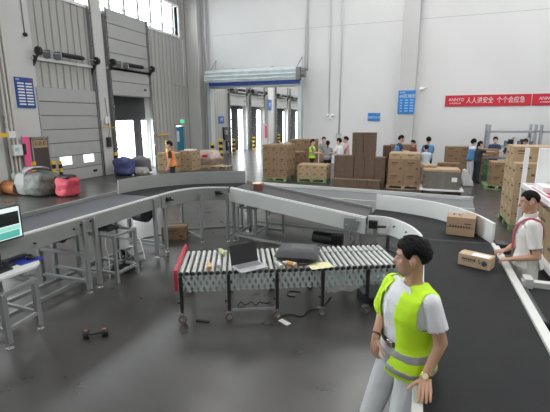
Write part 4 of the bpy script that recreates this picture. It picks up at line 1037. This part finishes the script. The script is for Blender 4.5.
print_box(.655, 4.72, ZR - .012, (.33, .17, .13), R(-24), 'small tan carton with white label on the wide black belt', mat('box_tan', (.52, .38, .24), .75, var=.05, vs=6), 2)
t = carton(-4.75, 6.95, 0, (.50, .34, .27), M_kraft, 'brown carton on the floor behind the left curve legs', R(25))
t = carton(-3.05, 7.45, 1.03, (.18, .16, .13), mat('maroon_box', (.22, .07, .06), .6), 'small maroon box with yellow lid riding the middle belt', .2, prints=False)
t.name = 'small_box'
b = MB(); b.b2((-.1, -.09, 0), (.06, .09, .012)); o = b.build('envelope', mat('pale_yellow', (.75, .70, .42), .6)); o.location = (-3.07, 7.45, 1.163); o.rotation_euler = (0, 0, .2); tag(o, 'pale yellow packet on the small maroon box', 'packet')
for i, (x, y) in enumerate(((-8.9, 26.0), (-7.6, 27.5))):
    stack(x, y, 0, 2, 1, 2, (.5, .5, .4), M_kraftl, ('left' if i == 0 else 'right') + ' far pile beyond the passage', 'light brown')
t = thing('standing_banner', 'white and pink roll-up banner beyond the passage', 'banner', (-11.9, 30.3, 0), R(60))
b = MB(); b.b2((-.35, -.01, .1), (.35, .01, 2.0)); b.build('cloth', M_white, t)
b = MB(); b.b2((.1, -.015, .9), (.36, .015, 1.9)); b.build('pink_panel', M_pink, t)

# ---------------------------------------------------------------- people
UP = V((0, 0, 1))
def remesh(b, name, mats, voxel, smooth=4, cut=None, thick=0, extra=None):
    me = b.mesh('tmp'); o = bpy.data.objects.new('tmp', me); COL.objects.link(o)
    r = o.modifiers.new('r', 'REMESH'); r.mode = 'VOXEL'; r.voxel_size = voxel; r.use_smooth_shade = True
    if smooth: s = o.modifiers.new('s', 'SMOOTH'); s.factor = .5; s.iterations = smooth
    dg = bpy.context.evaluated_depsgraph_get(); dg.update()
    m2 = bpy.data.meshes.new_from_object(o.evaluated_get(dg)); bpy.data.objects.remove(o); m2.name = name
    bm = bmesh.new(); bm.from_mesh(m2)
    if cut:
        kill = [f for f in bm.faces if cut(f.calc_center_median())]
        bmesh.ops.delete(bm, geom=kill, context='FACES')
    if thick: bmesh.ops.solidify(bm, geom=bm.faces[:], thickness=thick)
    for f in bm.faces: f.smooth = True
    bm.to_mesh(m2); bm.free()
    if extra:
        e = extra.mesh('e'); bm = bmesh.new(); bm.from_mesh(m2); bm.from_mesh(e); bm.to_mesh(m2); bm.free()
    m2.materials.clear()
    for k in mats: m2.materials.append(k)
    return m2

class Fig:
    """skeleton in local metres: facing +Y, right side +X, feet at origin"""
    def __init__(s, h=1.68, lean=0, P=None, A=None, Fv=None, headF=None, headoff=(0, 0, 0)):
        k = s.k = h / 1.75
        s.P = V(P) if P else V((0, 0, .95 * k))
        s.A = V(A).normalized() if A else V((0, math.sin(lean), math.cos(lean)))
        f = V(Fv).normalized() if Fv else V((0, 1, 0))
        s.Rt = f.cross(UP).normalized(); s.f0 = UP.cross(s.Rt); s.F = s.A.cross(s.Rt) * -1
        s.F = (s.Rt.cross(s.A)) * -1 if (s.Rt.cross(s.A)).dot(f) < 0 else s.Rt.cross(s.A)
        s.HF = V(headF).normalized() if headF else (f + V((0, 0, -math.sin(lean) * .5))).normalized()
        s.neck = s.T(0, -.01, 1.46); s.hk = 1; s.head = s.neck + (s.A * .06 + UP * .105) * k + s.HF * .03 * k + V(headoff)
        s.sh = {-1: s.T(-.162, 0, 1.385), 1: s.T(.162, 0, 1.385)}
        s.hip = {q: s.P + s.Rt * (.09 * q * k) + UP * (-.03 * k) for q in (-1, 1)}
    def T(s, x, y, z):
        k = s.k; d = (z - .95) * k
        ax = s.A if d > 0 else UP; ff = s.F if d > 0 else s.f0
        return s.P + s.Rt * (x * k) + ff * (y * k) + ax * d

RINGS = [(.84, .12, .09, 0), (.90, .165, .115, 0), (.97, .165, .115, 0), (1.07, .140, .10, .0), (1.17, .150, .105, .0), (1.27, .165, .112, .005), (1.34, .165, .105, 0), (1.40, .150, .085, -.005), (1.435, .11, .065, -.01), (1.46, .065, .055, -.01)]
def torso(b, g, off=0, z0=.84, z1=1.46, n=28, bell=0):
    rg = [r for r in RINGS if z0 - .001 <= r[0] <= z1 + .001]; vs = []
    for z, rx, ry, yo in rg:
        o = off * (1 if z < 1.42 else .6) + bell * max(0, 1.1 - z)
        for i in range(n):
            a = 2 * PI * i / n; c, s = math.cos(a), math.sin(a); q = (abs(c) ** 2.5 + abs(s) ** 2.5) ** (-1 / 2.5)
            vs.append(g.T((rx + o) * c * q, yo + (ry + o) * s * q, z))
    m = len(rg); fs = [(j * n + i, j * n + (i + 1) % n, (j + 1) * n + (i + 1) % n, (j + 1) * n + i) for j in range(m - 1) for i in range(n)]
    fs += [tuple(range(n))[::-1], tuple(range((m - 1) * n, m * n))]
    b.add(vs, fs, 0, True)

def head_prims(b, g, detail):
    k = g.k * g.hk; c = g.head; f = g.HF; rt = f.cross(UP).normalized(); up = rt.cross(f); fr = (rt, f, up)
    L = lambda x, y, z: c + rt * (x * k) + f * (y * k) + up * (z * k)
    b.ell(L(0, -.012, .025), (.074 * k, .092 * k, .090 * k), fr, 20, 14)
    b.ell(L(0, .022, -.030), (.060 * k, .066 * k, .085 * k), fr, 20, 14)
    b.ell(L(0, .055, -.092), (.026 * k, .024 * k, .022 * k), fr)
    b.rc(L(0, .080, .012), .009 * k, L(0, .103, -.026), .0135 * k)
    b.ell(L(0, .062, .036), (.050 * k, .022 * k, .014 * k), fr)
    for s in (-1, 1):
        b.ell(L(s * .079, -.010, -.012), (.012 * k, .019 * k, .032 * k), fr)
        b.ell(L(s * .034, .052, -.022), (.024 * k, .024 * k, .026 * k), fr)
    b.ell(L(0, .078, -.060), (.024 * k, .014 * k, .013 * k), fr)
    b.rc(g.neck - g.A * .04 * g.k, .056 * g.k, L(0, -.02, -.05), .052 * k)
    return L, fr
def hair(g, kind, parent, m=None):
    k = g.k * g.hk; c = g.head; f = g.HF; rt = f.cross(UP).normalized(); up = rt.cross(f)
    cc = c + f * (-.014 * k) + up * (.026 * k); nu, nv = 60, 18; vs = []; b = MB()
    lo_back = {'short': -38, 'long': -62, 'fade': -30, 'bob': -60}[kind]
    def lo(a):   # a: azimuth from the front, degrees 0..180
        top_ = {'short': 27, 'long': 27, 'fade': 33, 'bob': 22}[kind]
        side_ = {'short': -10, 'long': -4, 'fade': -2, 'bob': -35}[kind]
        pts = ((0, top_), (42, top_), (58, side_ + 14), (72, side_), (80, side_), (88, side_ + 20), (104, side_ + 18), (128, lo_back), (180, lo_back))
        for (a0, v0), (a1, v1) in zip(pts[:-1], pts[1:]):
            if a0 <= a <= a1: return v0 + (v1 - v0) * (a - a0) / (a1 - a0)
    th = {'short': .021, 'long': .018, 'fade': .007, 'bob': .022}[kind]
    for shell in (1, 0):
        for j in range(nv + 1):
            for i in range(nu):
                az = 360 * i / nu; a = min(az, 360 - az); l0 = lo(a) + (5 * noise.noise(V((az * .12, 3, 0))) if shell else 0)
                el = R(l0 + (90 - l0) * j / nv); t = th * (.22 + .78 * min(1, j / 4)) * (1 + .45 * noise.noise(V((math.cos(R(az)) * 3.5, math.sin(R(az)) * 3.5, el * 5))) + .12 * noise.noise(V((math.cos(R(az)) * 11, math.sin(R(az)) * 11, el * 9)))) if shell else -.012
                ce, se = math.cos(el), math.sin(el); x = math.sin(R(az)) * ce; y = math.cos(R(az)) * ce
                vs.append(cc + rt * ((.074 + t) * k * x) + f * ((.094 + t) * k * y) + up * ((.090 + t * 1.2) * k * se))
    N = (nv + 1) * nu; fs = []
    for s in (0, 1):
        for j in range(nv):
            for i in range(nu):
                q = [s * N + j * nu + i, s * N + j * nu + (i + 1) % nu, s * N + (j + 1) * nu + (i + 1) % nu, s * N + (j + 1) * nu + i]; fs.append(q if s == 0 else q[::-1])
    for i in range(nu): fs.append((i, N + i, N + (i + 1) % nu, (i + 1) % nu))
    b.add(vs, fs, 0, True)
    o = b.build('hair', m or M_hair, parent)
    if kind == 'long':
        b2_ = MB(); b2_.rc(c - f * .10 * k + up * .03 * k, .028 * k, c - f * .125 * k - up * .10 * k, .026 * k); b2_.rc(c - f * .125 * k - up * .10 * k, .026 * k, c - f * .10 * k - up * .24 * k, .012 * k); b2_.build('ponytail', M_hair, o)
    return o
def face(g, parent, L, fr, detail):
    k = g.k * g.hk
    for s in (-1, 1):
        b = MB(); b.ell(L(s * .030, .0685, .010), (.0115 * k, .008 * k, .0055 * k), fr, 10, 8); e = b.build('eye', M_eyew, parent)
        b = MB(); b.ell(L(s * .030, .0745, .010), (.0058 * k, .004 * k, .0058 * k), fr, 10, 8); b.build('iris', M_iris, e)
        b = MB(); b.rc(L(s * .017, .0810, .029), .0035 * k, L(s * .046, .068, .031), .0028 * k, 8); b.build('eyebrow', M_hair, parent)
    b = MB(); b.rc(L(-.019, .083, -.059), .0045 * k, L(.0, .0905, -.060), .0062 * k, 8); b.rc(L(.0, .0905, -.060), .0062 * k, L(.019, .083, -.059), .0045 * k, 8); b.build('lips', M_lip, parent)
def hand(b, wrist, d, nrm, k, side, curl=.35, spread=1.0):
    """palm and five fingers. d: hand direction, nrm: palm normal (towards the palm side), side: +1 thumb on the d x nrm side"""
    d = V(d).normalized(); nrm = V(nrm); nrm = (nrm - d * nrm.dot(d)).normalized(); lat = d.cross(nrm) * side
    wrist = V(wrist)
    for i in range(4):
        b.rc(wrist + lat * ((.018 - .012 * i) * k), .015 * k, wrist + d * .082 * k + lat * ((.031 - .0205 * i) * k), .0115 * k, 10)
    lens = (.060, .066, .062, .050)
    for i in range(4):
        p = wrist + d * .084 * k + lat * ((.031 - .0205 * i) * k); dd = (d + lat * (.06 - .05 * i) * spread * .5).normalized(); c = 0
        for j, fr_ in enumerate((.45, .32, .23)):
            c += curl * (.6 + .5 * j); q = p + (dd * math.cos(c) + nrm * math.sin(c)) * lens[i] * fr_ * k
            b.rc(p, (.0098 - .0008 * j) * k, q, (.0088 - .0008 * j) * k, 8); p = q
    p = wrist + d * .022 * k + lat * .026 * k
    dd = (d * .62 + lat * .78).normalized()
    for j, (l, r_a, r_b) in enumerate(((.042, .014, .0115), (.032, .0112, .0098), (.025, .0098, .0085))):
        dj = (dd * math.cos(.25 * j) + (nrm * .4 + d * .6).normalized() * math.sin(.25 * j)).normalized(); q = p + dj * l * k
        b.rc(p, r_a * k, q, r_b * k, 8); p = q

def person(label, loc, yaw, g, arms, legs_=None, clothes=None, hairkind='short', skin=None, voxel=.012, group=None, detail=False, extras=None):
    """arms: {side: (elbow, wrist, hand_dir, palm_normal, curl)} in local metres; side -1 left, +1 right"""
    k = g.k; skin = skin or M_skinl; c = clothes
    b = MB(); torso(b, g, -.006)
    if not legs_: legs_ = {s: (V((.10 * s * k, .01, .50 * k)), V((.11 * s * k, -.01, .085 * k)), V((.02 * s, 1, 0))) for s in (-1, 1)}
    hb = MB()
    for s in (-1, 1):
        el, wr, hd, pn, cu = arms[s]; el = V(el); wr = V(wr)
        b.rc(g.sh[s] + g.A * -.005, .052 * k, el, .040 * k); b.rc(el, .040 * k, wr, .026 * k)
        b.rc(wr, .024 * k, wr + V(hd).normalized() * .035 * k, .020 * k)
        hand(hb, wr + V(hd).normalized() * .01 * k, hd, pn, k, s, cu)
        kn, an, toe = legs_[s]; kn = V(kn); an = V(an)
        b.rc(g.hip[s], .085 * k, kn, .055 * k); b.rc(kn, .055 * k, an, .036 * k); b.rc(an - UP * .03 * k, .033 * k, an + V(toe) * .14 * k - UP * .05 * k, .026 * k)
    hb2 = MB(); L, fr = head_prims(b, g, detail)
    me = remesh(b, 'person', [skin], voxel if not detail else .0075, 3 if not detail else 4, extra=hb)
    o = link('person', me); o.location = loc; o.rotation_euler = (0, 0, yaw); tag(o, label, 'person', group)
    face(g, o, L, fr, detail); hair(g, hairkind, o)
    # trousers
    b = MB(); torso(b, g, .012, .84, 1.07)
    for s in (-1, 1):
        kn, an, toe = legs_[s]; kn = V(kn); an = V(an)
        b.rc(g.hip[s], .098 * k, kn, .072 * k); b.rc(kn, .072 * k, an + UP * .02, .058 * k)
    link('trousers', remesh(b, 'trousers', [c['trousers']], voxel if not detail else .010, 2), o)
    for s in (-1, 1):
        kn, an, toe = legs_[s]; an = V(an); toe = V(toe).normalized(); lt = toe.cross(UP)
        b = MB(); b.ell(an + toe * .06 * k - UP * .045 * k, (.045 * k, .135 * k, .036 * k), (lt, toe, UP)); b.ell(an - UP * .02 * k, (.045 * k, .055 * k, .055 * k), (lt, toe, UP)); b.build('shoe', c.get('shoes', M_dark), o)
    # shirt with sleeves, hems cut clean
    b = MB(); torso(b, g, .014 if detail else .012, .90 if not c.get('tuck') else .97, 1.46, bell=c.get('bell', 0))
    sl = c.get('sleeve', .62); planes = []
    for s in (-1, 1):
        el = V(arms[s][0]); wr = V(arms[s][1]); sh = g.sh[s]
        if sl <= 1:
            d = (el - sh); e = sh + d * sl; b.rc(sh, .060 * k, e + d.normalized() * .05, .062 * k); planes.append((e, d.normalized(), sh))
        else:
            b.rc(sh, .066 * k, el, .056 * k); b.rc(el, .056 * k, wr, .040 * k)
    def cut(p):
        for e, d, sh in planes:
            if abs((p - g.P).dot(g.Rt)) > .172 * k and (p - e).dot(d) > 0 and (p - (sh + d * ((p - sh).dot(d)))).length < .10 and (p - sh).dot(d) > 0: return True
        if (p - g.neck).dot(g.A) > -.004 and (p - g.neck).length < .09: return True
        return False
    link('shirt', remesh(b, 'shirt', [c['shirt']], voxel * .9 if not detail else .008, 2, cut, -.004 if detail else -.006), o)
    if c.get('vest'):
        vm, openf, z0 = c['vest']
        b = MB(); torso(b, g, .032, .84, 1.46, bell=.10)
        for s in (-1, 1): b.rc(g.sh[s] - g.Rt * (.02 * s), .066 * k, g.sh[s] - g.A * .04 - g.Rt * (.01 * s), .066 * k)
        if detail: e_ = V(arms[1][0]); b.rc(g.sh[1], .070 * k, g.sh[1] + (e_ - g.sh[1]) * .78, .078 * k)
        def loc_(p):
            q = p - g.P; return q.dot(g.Rt) / k, q.dot(g.F) / k, .95 + q.dot(g.A) / k
        def cutv(p, stripe=None):
            x, y, z = loc_(p)
            if z < z0: return True
            if (x < -.196 or (x > .196 and not detail)) and z > 1.23: return True
            if z > 1.43 and abs(x) < .085 + (1.47 - z): return True
            w = openf(z)
            if y > 0 and w[0] < x < w[1]: return True
            return False
        mev = remesh(b, 'vest', [vm], .011 if not detail else .008, 2, cutv, -.004)
        v = link('vest', mev, o)
        def cuts(p):
            x, y, z = loc_(p)
            if cutv(p): return True
            zz = z + .0 
            for a, e in c['stripes']:
                if a < zz < e: return False
            return True
        b = MB(); torso(b, g, .0345, .84, 1.46, bell=.10)
        link('reflective_stripe', remesh(b, 'reflective_stripe', [M_reflect], .009 if not detail else .006, 2, cuts, -.002), v)
    if c.get('apron'):
        b = MB(); torso(b, g, .022, .84, 1.34, bell=.05); b.build('apron', c['apron'], o)
    if c.get('mask'):
        b = MB(); b.ell(L(0, .062, -.045), (.05 * k, .045 * k, .042 * k), fr); b.build('face_mask', M_white, o)
    if c.get('cap'):
        b = MB(); b.ell(L(0, -.01, .06), (.092 * k, .112 * k, .065 * k), fr); b.ell(L(0, .09, .05), (.06 * k, .07 * k, .008 * k), fr); b.build('cap', c['cap'], o)
    return o, g, L, fr

def simple_arms(g, mode):
    """arm poses in local coordinates"""
    k = g.k; out = {}
    for s in (-1, 1):
        sh = g.sh[s]
        if mode == 'work':      # both hands forward at bench height
            el = sh + V((.06 * s, .10, -.25)) * k; wr = el + V((-.07 * s, .22, .02)) * k; out[s] = (el, wr, V((-.2 * s, 1, -.2)), V((0, -.2, -1)), .4)
        elif mode == 'down':
            el = sh + V((.06 * s, .0, -.27)) * k; wr = el + V((.0, .08, -.23)) * k; out[s] = (el, wr, V((0, .3, -1)), V((-s, 0, 0)), .4)
        elif mode == 'reach':   # left arm reaching straight out
            if s == 1: el = sh + V((.04, .26, -.04)) * k; wr = el + V((-.02, .23, .0)) * k; out[s] = (el, wr, V((0, 1, -.1)), V((0, 0, -1)), .3)
            else: el = sh + V((-.05, .12, -.24)) * k; wr = el + V((.05, .2, .04)) * k; out[s] = (el, wr, V((0, 1, -.1)), V((0, 0, -1)), .4)
    return out
def bg(label, x, y, yaw, h, mode, clothes, lean=.15, hairkind='short', group=None):
    g = Fig(h, lean); g.hk = 1.12; return person(label, (x, y, 0), yaw, g, simple_arms(g, mode), None, clothes, hairkind, group=group)
noop = lambda z: (9, 9)
S2 = [(1.02, 1.07), (1.14, 1.19)]
bg('person in orange vest over dark shirt, walking by carton piles at left', -7.95, 11.7, R(120), 1.70, 'down', dict(shirt=M_dark, trousers=M_dark, vest=(M_vesto, noop, .90), stripes=[], sleeve=.7), .12)
bg('person in yellow-green vest standing left of the packing group', -4.34, 16.6, R(-80), 1.57, 'work', dict(shirt=M_greyc, trousers=M_dark, vest=(M_vest, noop, .90), stripes=S2), .05)
bg('person with ponytail, grey shirt and reflective waist stripe, back to us', -3.58, 16.2, R(15), 1.54, 'work', dict(shirt=M_greyc, trousers=M_dark, vest=(M_greyc, noop, .95), stripes=[(1.02, 1.07)]), .12, 'long')
bg('person in grey top behind the ponytailed packer', -4.1, 17.7, R(200), 1.62, 'work', dict(shirt=M_greyc, trousers=M_dark), .1)
bg('person in white shirt left of the dark carton tower', -3.0, 15.95, R(70), 1.66, 'work', dict(shirt=M_tee, trousers=M_dark), .15)
bg('person in pink top half hidden by the dark carton tower', -2.9, 16.8, R(100), 1.69, 'work', dict(shirt=M_pinkc, trousers=M_dark), .1)
bg('person in navy shirt and blue apron bending over cartons by the pillar', -.95, 16.8, R(-75), 1.78, 'work', dict(shirt=M_nav, trousers=M_dark, apron=M_bluec), .3)
bg('person in maroon top between the navy and the blue shirted workers', -.25, 17.6, R(120), 1.55, 'work', dict(shirt=M_maroon, trousers=M_dark), .2)
bg('person in mid blue shirt behind the pale shirted worker', .25, 17.0, R(10), 1.70, 'work', dict(shirt=M_bluec, trousers=M_dark), .1)
bg('person in pale blue shirt seen from behind at the flat sheets', .17, 15.5, R(15), 1.48, 'work', dict(shirt=M_lbluec, trousers=M_pinkc), .1)
bg('person in blue apron and white trousers beside the black clad one', 1.86, 17.6, R(-60), 1.62, 'work', dict(shirt=M_lbluec, trousers=M_tee, apron=M_bluec), .1, 'bob')
bg('person all in black reaching an arm over the packing table', 2.02, 16.9, R(-65), 1.57, 'reach', dict(shirt=M_dark, trousers=M_dark, sleeve=.6), .08, 'long')
bg('person in navy with white face mask behind the packing table', 2.85, 19.0, R(178), 1.66, 'work', dict(shirt=M_nav, trousers=M_dark, mask=True), .2)
bg('person in black with dark cap, left of two behind the tall stack', 3.46, 18.9, R(150), 1.56, 'work', dict(shirt=M_dark, trousers=M_dark, cap=M_black), .5)
bg('person in black with dark cap, right of two behind the tall stack', 3.98, 19.05, R(165), 1.60, 'work', dict(shirt=M_dark, trousers=M_dark, cap=M_black), .3)

# man in the fluorescent vest, leaning on the belt rim
base = V((-.04, 2.46, 0))
def Lc(p): return V(p) - base
k = 1.0
g = Fig(1.72, P=Lc((-.015, 2.50, .965)), A=(.04, -.09, 1), Fv=(-.72, -.69, 0), headF=(-1, -.04, -.12), headoff=(.0, .0, 0))
arms = {-1: (Lc((.185, 2.33, 1.165)), Lc((.115, 2.27, .965)), V((-.02, -.75, -.36)), V((0, .3, -1)), .16),
        1: (Lc((-.165, 2.58, 1.19)), Lc((-.195, 2.44, 1.08)), V((-.02, -.30, -1)), V((.6, .5, 0)), .40)}
lg = {-1: (Lc((-.02, 2.33, .53)), Lc((-.01, 2.38, .085)), V((-.66, -.75, 0))), 1: (Lc((-.20, 2.42, .53)), Lc((-.24, 2.50, .085)), V((-.80, -.6, 0)))}
def openf(z):
    if z > 1.36: return (-.07, .075)
    if z > 1.05: return (-.06 - .02 * (1.36 - z), .105)
    return (-.075 + .4 * (1.05 - z), .15)
o, g, L, fr = person('man in fluorescent yellow vest, white t-shirt and grey trousers leaning on the belt rim', base, 0, g, arms, lg,
    dict(shirt=M_tee, trousers=M_trous, vest=(M_vest, openf, .865), stripes=[(.90, .94), (1.005, 1.05)], tuck=True, sleeve=.66, shoes=M_dark), 'short', M_skin, detail=True)
# belt, watch, bracelet
b = MB(); vs = []; n = 36
for z in (1.035, 1.07):
    for off_ in (.021, .016):
        for i in range(n):
            a = 2 * PI * i / n; c_, s_ = math.cos(a), math.sin(a); q = (abs(c_) ** 2.5 + abs(s_) ** 2.5) ** (-1 / 2.5); vs.append(g.T((.148 + off_) * c_ * q, (.105 + off_) * s_ * q, z))
fs = []
for i in range(n):
    j = (i + 1) % n; fs += [(i, j, 2 * n + j, 2 * n + i), (n + i, 3 * n + i, 3 * n + j, n + j), (i, n + i, n + j, j), (2 * n + i, 2 * n + j, 3 * n + j, 3 * n + i)]
b.add(vs, fs, 0, True); bl = b.build('belt', M_black, o)
b = MB(); b.box(g.T(0, .132, 1.052), (.05, .012, .04), rz=math.atan2(g.F.y, g.F.x) + PI / 2); b.build('buckle', M_chrome, bl, bevel=.002)
el, wr = arms[-1][0], arms[-1][1]; d = (wr - el).normalized()
b = MB(); b.cyl(wr - d * .022, wr - d * .002, .0335, n=20); w = b.build('watch_strap', M_gold, o)
out_ = V((-.25, -1, .25)); out_ = (out_ - d * out_.dot(d)).normalized()
b = MB(); c_ = wr - d * .012 + out_ * .030; b.cyl(c_, c_ + out_ * .012, .021, n=20); b.build('watch_case', M_gold, w)
b = MB(); b.cyl(c_ + out_ * .012, c_ + out_ * .0135, .016, n=20); b.build('watch_dial', mat('dial', (.85, .8, .68), .3), w)
el, wr = arms[1][0], arms[1][1]; d = (wr - el).normalized()
b = MB(); b.cyl(wr - d * .012, wr - d * .004, .030, n=20); b.build('bracelet', mat('bracelet_red', (.14, .015, .02), .4), o)

# man in the cream shirt with red strap, hands on the rim
base = V((1.17, 4.85, 0))
g = Fig(1.70, P=Lc((1.18, 4.86, .93)), A=(-.09, -.02, 1), Fv=(-.97, .10, 0), headF=(-1, -.05, -.28))
arms = {-1: (Lc((1.21, 4.66, 1.03)), Lc((.995, 4.72, .965)), V((-.8, .10, -.22)), V((-.1, -.1, -1)), .75),
        1: (Lc((1.12, 5.10, 1.06)), Lc((.995, 5.04, .965)), V((-.8, -.05, -.22)), V((-.1, 0, -1)), .75)}
lg = {-1: (Lc((1.21, 4.78, .50)), Lc((1.24, 4.78, .085)), V((-1, -.05, 0))), 1: (Lc((1.21, 4.98, .50)), Lc((1.24, 4.98, .085)), V((-1, .1, 0)))}
o, g, L, fr = person('man in cream polo shirt with red strap, hands resting on the belt rim', base, 0, g, arms, lg,
    dict(shirt=M_polo, trousers=M_polo, sleeve=.72, shoes=M_dark, bell=.12), 'fade', M_skin, detail=True)
b = MB()
pts = [g.T(*q) for q in ((.02, .150, 1.08), (-.01, .150, 1.16), (-.05, .148, 1.25), (-.09, .135, 1.34), (-.118, .10, 1.405), (-.13, .02, 1.452), (-.115, -.06, 1.435), (-.06, -.115, 1.36), (.03, -.14, 1.25), (.12, -.13, 1.12))]
cp = catmull(pts, 6)
for a_, c_ in zip(cp[:-1], cp[1:]): b.bar(a_, c_ + (c_ - a_) * .15, .022, .022)
b.build('red_strap', mat('strap_red', (.60, .17, .21), .7), o)
b = MB()
for i in range(24):
    a = 2 * PI * i / 24; a2 = 2 * PI * (i + 1) / 24
    b.bar(g.neck + (g.Rt * math.cos(a) * .066 + g.F * math.sin(a) * .066) + g.A * (.012 - .012 * math.sin(a)), g.neck + (g.Rt * math.cos(a2) * .066 + g.F * math.sin(a2) * .066) + g.A * (.012 - .012 * math.sin(a2)), .012, .035)
b.build('collar', M_polo, o)

# ---------------------------------------------------------------- light
w = bpy.data.worlds.new('world'); SC.world = w; w.use_nodes = True
bgn = w.node_tree.nodes['Background']; bgn.inputs['Color'].default_value = (.93, .97, 1, 1); bgn.inputs['Strength'].default_value = 11.0
def lamp(name, loc, sx, sy, power, col=(1, 1, 1), rot=(0, 0, 0)):
    l = bpy.data.lights.new(name, 'AREA'); l.shape = 'RECTANGLE'; l.size = sx; l.size_y = sy; l.energy = power; l.color = col
    o = bpy.data.objects.new(name, l); COL.objects.link(o); o.location = loc; o.rotation_euler = rot; return o
for x, y, p in ((-8.5, 6, 120), (-8.5, 16, 180), (-1.5, 1, 330), (-1.5, 10, 390), (-1.5, 18, 270), (6, 1, 480), (6, 10, 520), (6, 18, 350)):
    lamp('ceiling_lamp', (x, y, 11.8), 1.2, 6.0, p)
for y in (27, 34, 42): lamp('ceiling_lamp', (-9.5, y, 11.8), 1.2, 5.0, 500)
SC.view_settings.view_transform = 'Standard'; SC.view_settings.look = 'None'; SC.view_settings.exposure = 0; SC.view_settings.gamma = 1
SC.view_settings.use_curve_mapping = False
SC.cycles.max_bounces = 6; SC.cycles.diffuse_bounces = 4; SC.cycles.glossy_bounces = 3; SC.cycles.sample_clamp_indirect = 6
SC.cycles.use_denoising = True
